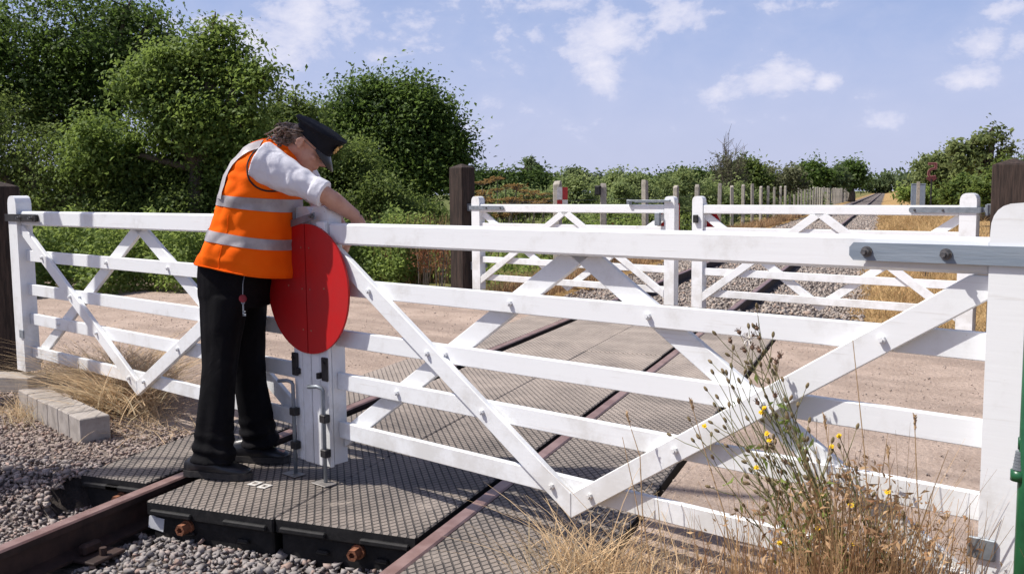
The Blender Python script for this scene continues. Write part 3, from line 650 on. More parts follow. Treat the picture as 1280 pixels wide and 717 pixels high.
# ------------------------------------------------------------------ loose stones (uncountable)
ICOV = np.array([(x, y, z) for x in (-.72, .72) for y in (-.72, .72) for z in (-.72, .72)])
ICOF = np.array([(0, 1, 3), (0, 3, 2), (4, 6, 7), (4, 7, 5), (0, 4, 5), (0, 5, 1), (2, 3, 7), (2, 7, 6), (0, 2, 6), (0, 6, 4), (1, 5, 7), (1, 7, 3)])
def stones(name, P, size, mat_, label, zfun=None):
    n = len(P); k = len(ICOV)
    s = size * np.exp(rng.normal(0, .27, n)); sh = rng.uniform(.45, 1.3, (n, 3)); sh[:, 2] *= .75
    V = ICOV[None] * (1 + rng.normal(0, .22, (n, k, 1))); V = V + rng.normal(0, .17, (n, k, 3)); V = V * sh[:, None] * s[:, None, None]
    a = rng.uniform(0, 2 * PI, n); tl = rng.normal(0, .5, n); ca, sa = np.cos(a), np.sin(a); ct, stt = np.cos(tl), np.sin(tl)
    x, y, z = V[..., 0], V[..., 1], V[..., 2]; y, z = y * ct[:, None] - z * stt[:, None], y * stt[:, None] + z * ct[:, None]
    x, y = x * ca[:, None] - y * sa[:, None], x * sa[:, None] + y * ca[:, None]
    V = np.stack([x, y, z], -1) + P[:, None]
    Fc = (ICOF[None] + (np.arange(n) * k)[:, None, None]).reshape(-1, 3)
    me = fast_mesh(name, V.reshape(-1, 3), Fc, {'tint': np.repeat(rng.random(n), k)})
    return tag(link(name, me, mat_), label, 'stones', kind='stuff')
def scatter(n, x0, x1, y0, y1, keep=lambda x, y: True, dz=.0):
    out = []
    while len(out) < n:
        x, y = random.uniform(x0, x1), random.uniform(y0, y1)
        if keep(x, y): out.append((x, y, zone_h(x, y) + dz * random.random()))
    return np.array(out)
notrail = lambda x, y: abs(x - XL) > .09 and abs(x - XR) > .09
P1 = scatter(6000, XL + .09, XR - .09, 1.9, 3.36, notrail, .035)
P1b = scatter(9000, XL - 1.6, XL - .08, 1.7, 3.7, notrail, .03)
stones('ballast_stones', P1, .0135, BALLAST_ST, 'loose pale grey ballast stones between the rails in front of the crossing')
stones('shoulder_stones', P1b, .0108, MIXED_ST, 'grey-brown ballast stones heaped against the left rail')
P2 = scatter(16000, -7.0, XL - .5, 2.0, 5.0, lambda x, y: notrail(x, y) and (Vector((x, y, 0)) - GP).dot(GN) < .1 and not (x > -3.8 and y > 3.5), .012)
stones('trackside_stones', P2, .0098, DIRT_ST, 'small brown stones spread beside the track at the left')
P3 = scatter(20000, -4.7, -.2, 10.3, 26, lambda x, y: notrail(x, y) and not (-3.77 < x < -.95 and y < 11.5 - (1.6 if x > XR else 0)) and (Vector((x, y, 0)) - FP).dot(FN) > -.1, .03)
stones('ballast_beyond', P3, .019, FARBALLAST, 'grey ballast stones of the track beyond the far gates')
P3c = scatter(13000, -4.6, -.3, 26, 60, notrail, .03)
stones('ballast_distant', P3c, .030, FARBALLAST, 'grey ballast stones of the track running into the distance')
P4 = []
while len(P4) < 7000:
    s_, n_ = random.uniform(-9, 7), random.uniform(.1, 7.3) ** 1.0
    p = gl(s_, n_)
    if not (-3.78 < p.x < -.94): P4.append((p.x, p.y, -.008))
stones('road_pebbles', np.array(P4), .0048, PEBBLE, 'small pebbles scattered over the dirt road')

# ------------------------------------------------------------------ foliage builders
def leaf_mesh(name, C, Nrm, size, aspect=.55, tint=None, fold=.18):
    n = len(C); sz = size * rng.uniform(.5, 1.55, n) if np.ndim(size) == 0 else size
    r = rng.normal(size=(n, 3)); t = np.cross(Nrm, r); t /= np.linalg.norm(t, axis=1, keepdims=True) + 1e-9; b = np.cross(Nrm, t)
    L = t * sz[:, None] * .5; Wd = b * (sz * aspect * .5)[:, None]; up = Nrm * (sz * fold)[:, None]
    V = np.stack([C - L, C + Wd + up - L * .1, C + L, C - Wd + up - L * .1], 1).reshape(-1, 3)
    Q = np.arange(n * 4).reshape(-1, 4)
    return V, Q, np.repeat(rng.random(n) if tint is None else tint, 4)
def unit(n): v = rng.normal(size=(n, 3)); return v / np.linalg.norm(v, axis=1, keepdims=True)
def crown_arrays(lobes, n_leaves, leaf, cl=.28, per=45, droop=.3, inner=.25, flat=.8):
    sub = []
    for c, r in lobes:
        sub.append((c, r * .78))
        for _ in range(7):
            d0 = unit(1)[0]; d0[2] = abs(d0[2]) * .8 if rng.random() < .6 else d0[2]
            sub.append((c + d0 * r * rng.uniform(.66, 1.02), r * rng.uniform(.22, .5) * np.array([rng.uniform(.8, 1.5), rng.uniform(.8, 1.5), rng.uniform(.45, .9)])))
    lobes = sub
    vol = np.array([(r[0] * r[1] * r[2]) ** (2 / 3) for c, r in lobes]); vol = vol / vol.sum()
    nc = max(1, n_leaves // per); which = rng.choice(len(lobes), nc, p=vol)
    Cc = np.array([lobes[i][0] for i in which], float); Rr = np.array([lobes[i][1] for i in which], float)
    d = unit(nc); rad = np.where(rng.random(nc) < inner, rng.uniform(.25, .7, nc), np.where(which % 8 == 0, rng.uniform(.74, 1.06, nc), rng.uniform(.15, 1.3, nc)))
    cc = Cc + d * Rr * rad[:, None]; ctint = rng.normal(0, .27, nc)
    k = np.repeat(np.arange(nc), per); off = rng.normal(size=(len(k), 3)) * np.array([1, 1, flat]) * cl * np.repeat(rng.uniform(.55, 1.35, nc), per)[:, None] * .55
    off = np.clip(off / cl, -1.25, 1.25) * cl * np.repeat(np.exp(rng.normal(0, .3, (nc, 3))), per, 0); P = cc[k] + off; global LAST_CC; LAST_CC = cc; cn = unit(nc) * .55
    nrm = unit(len(k)) * .65 + d[k] * .75 + cn[k] + np.array([-.1, -.1, .55]); nrm /= np.linalg.norm(nrm, axis=1, keepdims=True)
    tint = np.clip(.45 + ctint[k] + rng.normal(0, .2, len(k)), 0, 1)
    return leaf_mesh('c', P, nrm, leaf, tint=tint)
def plant_root(name, label, cat, base, group=None): return thing(name, label, cat, base, 0, group)
def add_leaves(name, arr, mat_, parent):
    V, Q, T = arr; V = V - np.array(parent.location)
    return link(name, fast_mesh(name, V, Q, {'tint': T}), mat_, parent)
def tree(name, label, cat, pix, depth, n_leaves, leaf, mat_, base_px=None, cl=.30, zb=-.05, trunk=.14, group=None, inner=.25, depth_scale=.9, per=45, part='crown', jit=0.0):
    """pix: lobes as (x, y, r[, depth offset]) read off the photo; every lobe gets a real centre and real radii in metres"""
    lobes = []
    for q in pix:
        dd = depth + (q[3] if len(q) > 3 else 0); c = at(q[0], q[1], dd); r = q[2] / F * dd * (.97 if depth < 35 else .84)
        lobes.append((np.array(c), np.array([r, r * depth_scale, r])))
    cx_ = sum(q[0] for q in pix) / len(pix) if base_px is None else base_px
    b_ = at(cx_, 300, depth); base = Vector((b_.x, b_.y, zb))
    root = plant_root(name, label, cat, base, group)
    add_leaves(part, crown_arrays(lobes, n_leaves, leaf, cl, per, inner=inner), mat_, root)
    m = MB(); top = max(l[0][2] for l in lobes)
    cen = sum((Vector(l[0]) for l in lobes), Vector()) / len(lobes)
    hub = Vector(((base.x + cen.x) / 2, (base.y + cen.y) / 2, base.z + (cen.z - base.z) * .55))
    m.tube([base - Vector((0, 0, .2)), base.lerp(hub, .5) + Vector((trunk * .4, 0, 0)), hub], [trunk * 1.3, trunk, trunk * .8], 8)
    for c, r in lobes:
        c = Vector(c); mid_ = hub.lerp(c, .5) + Vector((random.uniform(-.1, .1), random.uniform(-.1, .1), .12 * r[2]))
        m.tube([hub, mid_, c, c + (c - hub) * .06], [trunk * .55, trunk * .38, trunk * .2, trunk * .06], 6)
        for _ in range(4):
            e = c + Vector(unit(1)[0] * r * .85); m.tube([mid_.lerp(c, random.random()), c.lerp(e, .5) + Vector((0, 0, .05)), e], [trunk * .16, trunk * .1, trunk * .03], 5)
    lc = np.array([l[0] for l in lobes])
    for i in rng.choice(len(LAST_CC), min(len(LAST_CC), 110), replace=False):
        e = LAST_CC[i]; o_ = Vector(lc[np.argmin(((lc - e) ** 2).sum(1))]); e = Vector(e); md = o_.lerp(e, .5) + Vector(unit(1)[0]) * (e - o_).length * .12
        m.tube([o_, md, e], [trunk * .13, trunk * .08, trunk * .02], 4)
    for i, v in enumerate(m.v): m.v[i] = (v[0] - base.x, v[1] - base.y, v[2] - base.z)
    m.build('trunk', BARK, root, True); return root
def blades(P, h, w0, lean, tint, seg=3, curl=.5, az=None):
    "curved tapering ribbons rooted at P"
    n = len(P); a = rng.uniform(0, 2 * PI, n) if az is None else az; d = np.stack([np.cos(a), np.sin(a), np.zeros(n)], 1); s = np.stack([-np.sin(a), np.cos(a), np.zeros(n)], 1)
    f = rng.uniform(0, PI, n); s = s * np.cos(f)[:, None] + d * np.sin(f)[:, None]
    V = []
    for i in range(seg + 1):
        t = i / seg; p = P + np.array([0, 0, 1]) * (h * t * (1 - .25 * curl * t))[:, None] + d * (h * lean * (t + curl * t * t) * .6)[:, None]
        wv = s * (w0 * (1 - t * .85))[:, None]; V += [p - wv, p + wv]
    V = np.stack(V, 1); m_ = 2 * (seg + 1)
    q = np.array([[2 * i, 2 * i + 1, 2 * i + 3, 2 * i + 2] for i in range(seg)])
    return V.reshape(-1, 3), (q[None] + (np.arange(n) * m_)[:, None, None]).reshape(-1, 4), np.repeat(tint, m_)
def join(*arrs):
    V, Q, T = [], [], []; o = 0
    for v, q, t in arrs: V.append(v); Q.append(q + o); T.append(t); o += len(v)
    return np.concatenate(V), np.concatenate(Q), np.concatenate(T)

# ------------------------------------------------------------------ trees at the left
tree('oak_tree', 'big dark oak at the far left, its top above the view', 'tree', [(20, 70, 95), (110, 45, 85), (176, 80, 52, .5), (205, 48, 10), (190, 24, 12), (160, 10, 12), (212, 62, 8), (60, 150, 90), (145, 140, 75), (-60, 120, 110)], 19.5, 62000, .085, LEAF_OAK, 90, .46, per=110)
tree('sycamore_tree', 'lighter green sycamore with a leafy leader poking into the sky', 'tree', [(228, 122, 40), (262, 78, 20), (272, 45, 17), (282, 106, 22), (232, 175, 62), (185, 125, 40), (300, 150, 24, -.3), (318, 110, 13, -.4), (305, 95, 15, -.3), (328, 98, 9, -.4), (296, 72, 9), (268, 26, 6), (281, 42, 6), (252, 52, 8), (240, 72, 10), (336, 90, 5), (312, 84, 6), (210, 90, 34), (290, 195, 42), (130, 190, 50)], 16.5, 44000, .078, LEAF_SYC, 225, .30, per=80)
tree('hawthorn_bush', 'dense hawthorn at the left behind the near left gate', 'bush', [(40, 215, 75), (110, 235, 62, -.4), (-40, 190, 110), (70, 270, 50, -.6)], 17.2, 36000, .062, LEAF_HAW, 60, .32, per=100)
tree('hawthorn_bush', 'dense hawthorn just left of the man behind the gate', 'bush', [(190, 235, 58), (245, 230, 52), (215, 275, 45, -.5), (150, 280, 40, -.4), (275, 270, 45)], 17.0, 34000, .062, LEAF_HAW, 210, .32, per=100)
tree('elder_bush', 'pale leafy bush rising behind the man\'s head', 'bush', [(345, 150, 22), (328, 178, 34), (352, 205, 40), (376, 150, 22), (310, 215, 34), (398, 185, 32), (370, 128, 9), (350, 124, 8)], 18.5, 26000, .068, LEAF_HAW, 345, .26)
tree('hawthorn_bush', 'dark bush under the oak, right of the man', 'bush', [(420, 235, 46), (460, 262, 42, -.5), (395, 262, 40), (500, 270, 32), (440, 205, 40), (530, 280, 26)], 21, 34000, .068, LEAF_HAW, 440, .32)
tree('oak_tree', 'round-headed dark oak standing alone right of the man', 'tree', [(492, 138, 40), (452, 140, 34), (420, 165, 36), (532, 160, 34), (510, 190, 52), (455, 200, 50), (553, 185, 24), (568, 165, 12), (545, 225, 34), (500, 250, 42), (572, 205, 16), (470, 118, 20), (510, 112, 16), (560, 188, 22), (574, 170, 10), (538, 140, 26)], 33, 56000, .135, LEAF_OAK, 490, .62, per=100, trunk=.35)
tree('hedge', 'dark hedge closing the gaps low down behind the trees at the left', 'hedge', [(x_, 285 + (x_ % 7) * 2, 34) for x_ in range(-60, 580, 40)] + [(x_ + 20, 250 + (x_ % 5) * 3, 26) for x_ in range(-60, 380, 50)], 25.5, 34000, .10, LEAF_DARK, 250, .4, trunk=.05)
# undergrowth along the verge (a mass nobody could count)
n = 42000; tt = rng.random(n); A, B = np.array(on_ground(-60, 376)), np.array(on_ground(560, 352))
P = A + (B - A) * tt[:, None]; nd = np.array([-(B - A)[1], (B - A)[0], 0]); nd /= np.linalg.norm(nd)
dd = np.abs(rng.normal(0, 1.0, n)) * 1.1; hmax = np.clip(.30 + dd * 1.1, 0, 1.08) * (1 + .15 * np.sin(tt * 23) * np.sin(tt * 57)) * rng.uniform(.75, 1.1, n)
P = P + nd * (dd + .25 * np.sin(tt * 41) + .15)[:, None]; P[:, 2] = -.04 + hmax * np.sqrt(rng.random(n))
nr = unit(n) * .8 + np.array([.1, -.3, .8]); nr /= np.linalg.norm(nr, axis=1, keepdims=True)
ct = .4 + .3 * np.sin(P[:, 0] * 2.1) * np.sin(P[:, 1] * 1.7) + rng.normal(0, .2, n)
V1, Q1, T1 = leaf_mesh('u', P, nr, .065, tint=np.clip(ct, 0, 1))
tag(link('undergrowth', fast_mesh('undergrowth', V1, Q1, {'tint': T1}), LEAF_WEED), 'low green nettles and brambles along the far side of the road', 'undergrowth', kind='stuff')

def spike_plant(name, label, px, py, depth, h, n, mat_, cat='plant', spread=.35, leaf=.03, zb=-.04, group=None):
    "tall dock or hogweed: stems carrying clustered seed heads"
    b_ = at(px, 300, depth); base = Vector((b_.x, b_.y, zb)); root = thing(name, label, cat, base, 0, group)
    st = MB(); C = []; T = []
    for i in range(n):
        a = random.uniform(0, 2 * PI); r = random.uniform(0, spread); hh = h * random.uniform(.65, 1.05)
        p0 = Vector((r * .6 * math.cos(a), r * .6 * math.sin(a), 0)); p1 = Vector((r * math.cos(a), r * math.sin(a), hh)); st.tube([p0, p0.lerp(p1, .5) + Vector((.02, 0, 0)), p1], [.008, .006, .003], 5)
        for k in range(60):
            t = random.uniform(.4, 1); q = p0.lerp(p1, t); w_ = .07 * (1.25 - t) + .01
            C.append((q.x + random.gauss(0, w_), q.y + random.gauss(0, w_), q.z + random.gauss(0, .03)))
    st.build('stem', TWIG, root); C = np.array(C) + np.array(base)
    add_leaves('seed_head', leaf_mesh('s', C, unit(len(C)), leaf, .8), mat_, root)['kind'] = 'stuff'; return root
spike_plant('dock_plant', 'russet dock gone to seed, left of the tall brown post', 528, 330, 14.4, .78, 7, RUSSET, spread=.16)
spike_plant('dock_plant', 'russet dock gone to seed, against the tall brown post', 549, 330, 14.2, .85, 7, RUSSET, spread=.16)
spike_plant('dock_plant', 'reddish seeding weed beside the concrete post with the dark box', 745, 330, 16.6, .75, 6, RUSSET, spread=.2)
spike_plant('dock_plant', 'reddish seeding weed right of the two-coloured marker post', 770, 330, 17.0, .8, 6, RUSSET, spread=.2)
# dead grey grasses at the foot of the oak
n = 900; P = np.array([np.array(at(random.uniform(470, 560), 300, random.uniform(15, 17))) for _ in range(n)]); P[:, 2] = -.04
arr = blades(P, rng.uniform(.5, 1.3, n), np.full(n, .006), rng.uniform(.1, .5, n), rng.uniform(.1, .8, n))
tag(link('dry_verge_grass', fast_mesh('dry_verge_grass', *arr[:2], {'tint': arr[2]}), STRAWDULL), 'tall dead grass on the verge between the bushes and the brown post', 'grass', kind='stuff')

# ------------------------------------------------------------------ beyond the far gates, left of the track
tree('hedge', 'long dark field hedge seen behind the far left gate', 'hedge', [(598, 232, 17), (622, 230, 16), (646, 231, 17), (670, 233, 15), (690, 236, 14), (610, 246, 14), (640, 248, 14), (668, 248, 12)], 62, 18000, .26, LEAF_DARK, 640, .6, trunk=.1)
tree('far_tree', 'small lone tree standing above the field hedge', 'tree', [(664, 205, 9), (661, 213, 6), (668, 212, 6)], 150, 2500, .5, LEAF_FAR, 664, .6, trunk=.35, inner=.15)
tree('far_tree', 'low rounded tree far behind the marker post', 'tree', [(720, 222, 10), (706, 228, 8), (733, 226, 8)], 150, 2500, .6, LEAF_FAR, 720, .8, trunk=.3)
pl = [(715, 243, 24, 22), (712, 290, 36, 21), (775, 262, 34, 23.5), (790, 240, 20, 24.5), (765, 235, 16, 26), (830, 255, 36, 27.5), (810, 300, 40, 23), (850, 232, 18, 30), (885, 252, 32, 32), (870, 285, 30, 28), (920, 252, 22, 37), (950, 254, 16, 43), (985, 254, 11, 58), (1012, 252, 7, 72)]
wh = ['behind the marker post', 'low behind the marker post', 'behind the post with the dark box', 'crest right of the dark box', 'crest behind the dark box', 'behind the plain fence posts right of the dark box', 'low behind the plain fence posts', 'crest above the meeting of the far gates', 'behind the fence above the far right gate', 'low behind the far right gate', 'below the bare twiggy shrub', 'right of the bare twiggy shrub', 'by the middle of the fence', 'by the far part of the fence']
for (x, y, r, dp), s_ in zip(pl, wh):
    tree('bramble_bush', 'pale green bramble thicket ' + s_, 'bush', [(x, y, r), (x - r * .7, y + r * .35, r * .7), (x + r * .7, y + r * .3, r * .7), (x + r * .2, y - r * .55, r * .45)], dp * 1.2, 5200, .085 * dp / 24, LEAF_PALE, x, .22 * dp / 24, trunk=.03, group='bramble thickets behind the fence')
# hogweed with brown umbels
def hogweed(label, px, ytop, depth):
    top = at(px, ytop, depth); base = Vector((top.x, top.y, -.1)); root = thing('hogweed_plant', label, 'plant', base, 0, 'brown hogweed plants'); st = MB(); C = []; h = top.z + .1
    for i in range(4):
        a = random.uniform(0, 2 * PI); rr = random.uniform(.1, .45) if i else 0; e = Vector((rr * math.cos(a), rr * math.sin(a), h * (1 if i == 0 else random.uniform(.68, .95))))
        st.tube([(rr * .2 * math.cos(a), rr * .2 * math.sin(a), 0), e * .6, e], [.014, .011, .007], 6)
        for k in range(22):
            q = e + Vector((random.gauss(0, .1), random.gauss(0, .1), .06 + random.uniform(-.02, .02))); st.tube([e, q], [.004, .002], 4)
            for _ in range(7): C.append((q.x + random.gauss(0, .018), q.y + random.gauss(0, .018), q.z + random.gauss(0, .008)))
    st.build('stem', TWIG, root); C = np.array(C) + np.array(base); nr = unit(len(C)) * .5 + np.array([0, 0, 1]); nr /= np.linalg.norm(nr, axis=1, keepdims=True)
    add_leaves('umbel', leaf_mesh('s', C, nr, .035, .9), UMBEL, root)['kind'] = 'stuff'
hw = [(603, 232, 19), (613, 229, 20), (622, 226, 19.5), (632, 236, 20), (645, 238, 21), (655, 242, 20), (668, 243, 22), (680, 246, 21), (607, 246, 18), (640, 252, 18.5)]
for i, (x, y, dp) in enumerate(hw):
    hogweed(['brown hogweed umbel stand nearest the brown post', 'brown hogweed, second from the brown post', 'tallest brown hogweed, with the highest umbel', 'brown hogweed right of the tallest one', 'brown hogweed in the middle of the clump', 'brown hogweed below the lone far tree', 'low brown hogweed left of the marker post', 'lowest brown hogweed next to the marker post', 'short brown hogweed in front, beside the gate stile', 'short brown hogweed in front, mid clump'][i], x, y, dp)
tree('bramble_bush', 'leafy green growth among the brown hogweed behind the far left gate', 'bush', [(610, 256, 18), (640, 258, 20), (670, 258, 18), (655, 250, 14), (625, 250, 13), (690, 250, 15)], 22.5, 7000, .075, LEAF_PALE, 645, .2, trunk=.03)
# rough herbage filling the strip before the fence (stuff)
n = 14000; Y_ = rng.uniform(13.4, 40, n); X_ = -5.45 - np.abs(rng.normal(0, 1.1, n)) - .02 * Y_; P = np.stack([X_, Y_, -.1 + rng.random(n) ** 1.3 * (.25 + .5 * np.clip((-5.2 - X_), 0, 1.3))], 1)
nr = unit(n) * .8 + np.array([.2, -.3, .6]); nr /= np.linalg.norm(nr, axis=1, keepdims=True)
V1, Q1, T1 = leaf_mesh('u', P, nr, .075)
tag(link('herbage', fast_mesh('herbage', V1, Q1, {'tint': T1}), LEAF_WEED), 'rough green herbage growing along the foot of the fence', 'herbage', kind='stuff')
n = 9000; Y_ = 12.2 + rng.random(n) ** 1.6 * 60; X_ = -4.55 - np.abs(rng.normal(0, .35, n)); P = np.stack([X_, Y_, np.full(n, -.12)], 1)
arr = blades(P, rng.uniform(.12, .42, n), .004 + .0003 * Y_, rng.uniform(.1, .8, n), rng.random(n))
tag(link('dry_trackside_grass', fast_mesh('dry_trackside_grass', *arr[:2], {'tint': arr[2]}), STRAWDULL), 'brown dry grass between the fence and the track', 'grass', kind='stuff')

# concrete fence posts
POSTM = []
for v_ in range(3):
    m = MB(); m.box((-.06, -.065, -.3), (.06, .065, 1.55), .012)
    m.rings([[(-.058, -.063, 1.545), (.058, -.063, 1.545), (.058, .063, 1.545), (-.058, .063, 1.545)], [(-.05, -.02 - .02 * v_, 1.60 + .02 * v_), (.05, -.02 - .02 * v_, 1.60 + .02 * v_), (.05, .05, 1.61), (-.05, .05, 1.61)]]); POSTM.append(m.mesh('fence_post'))
def fence_x(y): return -5.12 - .006 * max(0, y - 14) if y < 60 else -5.4 + .004 * (y - 60)
fps = []
for px in (697, 754, 807, 845, 871, 899): 
    v = ray(px, 250); y = 15.; 
    for _ in range(20): y = fence_x(y) / v[0] * v[1]
    fps.append(y)
y = fps[-1]
while y < 150: y += 3.0 if y < 60 else 2.6; fps.append(y)
for i, y in enumerate(fps):
    o = link('fence_post', POSTM[i % 3], POSTCONC); o.location = (fence_x(y), y, random.uniform(-.05, .04)); o.rotation_euler = (random.uniform(-.015, .015), random.uniform(-.02, .02), random.uniform(-.3, .3)); o.scale = (1, 1, random.uniform(.97, 1.03))
    lab = ['square concrete fence post carrying the red and white chequered marker', 'concrete fence post carrying a small dark box at its top', 'plain concrete fence post, next right of the one with the dark box', 'concrete fence post just left of the gap where the far gates meet', 'concrete fence post just right of the gap where the far gates meet', 'concrete fence post next right of the far right gate\'s meeting stile']
    tag(o, lab[i] if i < 6 else 'weathered concrete fence post in the receding row along the track', 'fence post', 'concrete fence posts along the track')
    if i == 0: P0 = o
    if i == 1: P1_ = o
o = thing('chequered_marker', 'red and white chequered metal marker plate fixed to the first fence post', 'marker', P0.location + Vector((.05, -.085, 0))); o.rotation_euler.z = .25
mw = pmat('marker_white', (.7, .68, .66), (.55, .53, .5), 20, .6, 0); mr = pmat('marker_red', (.42, .03, .03), (.32, .03, .03), 20, .6, 0)
for i in range(2):
    for j in range(2): MB().box((-.09 + i * .09 + .0005, -.008, 1.08 + j * .21), (i * .09 - .0005, 0.0, 1.285 + j * .21), .001).build('square', mr if (i + j) % 2 == 0 else mw, o).location.x = .06
o = MB().box((-.11, -.08, 1.36), (.0, .0, 1.55), .01).box((-.10, -.095, 1.38), (-.01, -.08, 1.53), .005).build('junction_box', BLACKIRON); o.location = P1_.location + Vector((-.02, -.068, 0)); tag(o, 'small dark box mounted near the top of the second fence post', 'box')
fw = MB()
for zz in (.45, .85, 1.25):
    fw.tube([(fence_x(y) - .07, y, zz) for y in [12.8] + fps[::2]], .0025, 4)
tag(fw.build('fence_wire', GREYMETAL), 'thin wires strung along the concrete fence posts', 'wire')

# bare twiggy shrub and bushes farther along
def bare_shrub(label, px, ybase, ytop, depth, n, spread, leafy=900):
    b_ = at(px, ybase, depth); base = Vector((b_.x, b_.y, -.1)); top = at(px, ytop, depth); h = top.z + .1; root = thing('bare_shrub', label, 'shrub', base); m = MB(); C = []
    for i in range(n):
        a = random.uniform(0, 2 * PI); sp = spread * math.sqrt(random.random()); hh = h * random.uniform(.55, 1.0) * (1 - .25 * sp / spread)
        e = Vector((sp * math.cos(a), sp * math.sin(a), hh)); mid_ = Vector((e.x * .35, e.y * .35, hh * .5)); m.tube([(0, 0, 0), mid_, e], [.05, .028, .008], 5)
        for k in range(7):
            t = random.uniform(.35, .95); q = mid_.lerp(e, t); r_ = q + Vector((random.gauss(0, .22), random.gauss(0, .22), random.uniform(.15, .55))); m.tube([q, r_], [.014, .005], 4); C.append(q.lerp(r_, random.random()))
    m.build('branches', TWIG, root); C = np.array([tuple(c + base) for c in C]); C = C[rng.integers(0, len(C), leafy)] + rng.normal(0, .12, (leafy, 3)); C = C[C[:, 2] < top.z * .72]
    add_leaves('leaves', leaf_mesh('l', C, unit(len(C)), .1), LEAF_GREY, root)
bare_shrub('tall bare twiggy shrub rising above the fence', 912, 240, 158, 46, 46, 1.1, 2200)
tree('dark_bush', 'dark rounded bush right of the bare shrub', 'bush', [(937, 212, 15), (930, 225, 15), (948, 224, 14)], 52, 5500, .17, LEAF_HAW, 938, .4, trunk=.1)
tree('willow_bush', 'greyish spreading bush with wispy top along the fence', 'bush', [(962, 222, 16), (985, 222, 14), (952, 232, 14), (975, 232, 16), (1000, 232, 10)], 56, 5500, .17, LEAF_GREY, 972, .4, trunk=.1)
tree('field_tree', 'dark round tree left of the track in the distance', 'tree', [(1016, 214, 17), (1004, 222, 14), (1028, 222, 14), (1016, 228, 16)], 95, 6000, .32, LEAF_OAK, 1016, .7, trunk=.3)
tree('field_tree', 'dark rounded tree beyond the round one, nearest the track', 'tree', [(1064, 214, 12), (1055, 221, 12), (1074, 220, 11), (1060, 228, 12)], 130, 5500, .42, LEAF_OAK, 1063, .9, trunk=.4)
tree('field_tree', 'pale hazy tree between the two dark round trees', 'tree', [(1044, 219, 10), (1038, 227, 9), (1050, 228, 9)], 120, 4000, .42, LEAF_FAR, 1044, .8, trunk=.3)
tree('hedge', 'dark green hedge crest left of the bare shrub', 'hedge', [(872, 225, 10), (850, 224, 9), (890, 227, 9), (830, 227, 8), (905, 231, 9), (800, 229, 9)], 70, 9000, .24, LEAF_DARK, 855, .5, trunk=.1)
# far woods (one mass)
lob = [(np.array(at(x, 232 - 0.5 * random.uniform(0, 14), 420)), np.array([9, 9, random.uniform(2.2, 4.2)])) for x in range(-200, 1700, 16)]
arr = crown_arrays(lob, 60000, 1.6, 3.2, 30)
tag(link('distant_woods', fast_mesh('distant_woods', *arr[:2], {'tint': arr[2]}), LEAF_FAR), 'low line of distant woods along the horizon', 'woods', kind='stuff')

# ------------------------------------------------------------------ right of the track
tree('ash_tree', 'open-crowned tree with sky showing through, at the right', 'tree', [(1215, 182, 22), (1242, 175, 16), (1195, 190, 18), (1230, 200, 24), (1255, 190, 15), (1240, 162, 9), (1205, 210, 22), (1262, 205, 12)], 42, 3400, .20, LEAF_GREENGREY, 1228, .36, trunk=.30, inner=.3, per=40)
tree('hawthorn_bush', 'broad bush left of the open-crowned tree, behind the sign', 'bush', [(1160, 210, 16), (1178, 205, 20), (1150, 224, 16), (1172, 226, 22), (1190, 225, 18)], 78, 9000, .26, LEAF_GREENGREY, 1168, .6, trunk=.12)
tree('bramble_bush', 'bright green bush right of the speed sign', 'bush', [(1204, 234, 16), (1192, 246, 12), (1216, 240, 16), (1200, 252, 14)], 36, 8000, .13, LEAF_HAW, 1195, .25, trunk=.04)
tree('bramble_bush', 'bright green bush beside the pointed brown post', 'bush', [(1236, 232, 16), (1226, 245, 16), (1258, 215, 18), (1275, 222, 20), (1240, 255, 14), (1290, 240, 26)], 30, 11000, .11, LEAF_HAW, 1250, .25, trunk=.05)
tree('bramble_bush', 'low dull green bush behind the grey cabinet', 'bush', [(1160, 245, 10), (1145, 243, 9), (1172, 252, 10), (1130, 243, 6)], 74, 4500, .24, LEAF_WEED, 1155, .5, trunk=.03)
tree('far_bush', 'small hazy bush where the track vanishes, right side', 'bush', [(1128, 232, 6), (1137, 230, 6), (1145, 228, 7)], 160, 2500, .5, LEAF_FAR, 1136, .7, trunk=.1)
# golden grass right of the track
n = 26000; Y_ = 9.6 + rng.random(n) ** 1.5 * 70; X_ = -.35 + .05 * np.sin(Y_) + np.abs(rng.normal(0, 1, n)) * (1.0 + .02 * Y_); keep_ = (Y_ > FP.y + .25 + (X_ - FP.x) * FU.y / FU.x); X_, Y_ = X_[keep_], Y_[keep_]; n = len(X_)
P = np.stack([X_, Y_, np.full(n, -.08)], 1); arr = blades(P, rng.uniform(.05, .26, n) * np.clip(.35 + (X_ + .4) * .5, .3, 1.4), .0025 + .0003 * Y_, rng.uniform(.1, 1.8, n), np.clip(rng.random(n) * .8 + .4 * np.sin(X_ * 3.1 + Y_) * np.sin(Y_ * 1.3), 0, 1))
tag(link('golden_grass', fast_mesh('golden_grass', *arr[:2], {'tint': arr[2]}), GOLDGRASS), 'golden dry grass right of the track beyond the far gate', 'grass', kind='stuff')
spike_plant('dock_plant', 'dead brown dock plant in the golden grass right of the track', 1158, 300, 15.5, .55, 4, RUSSET, spread=.10, leaf=.03)

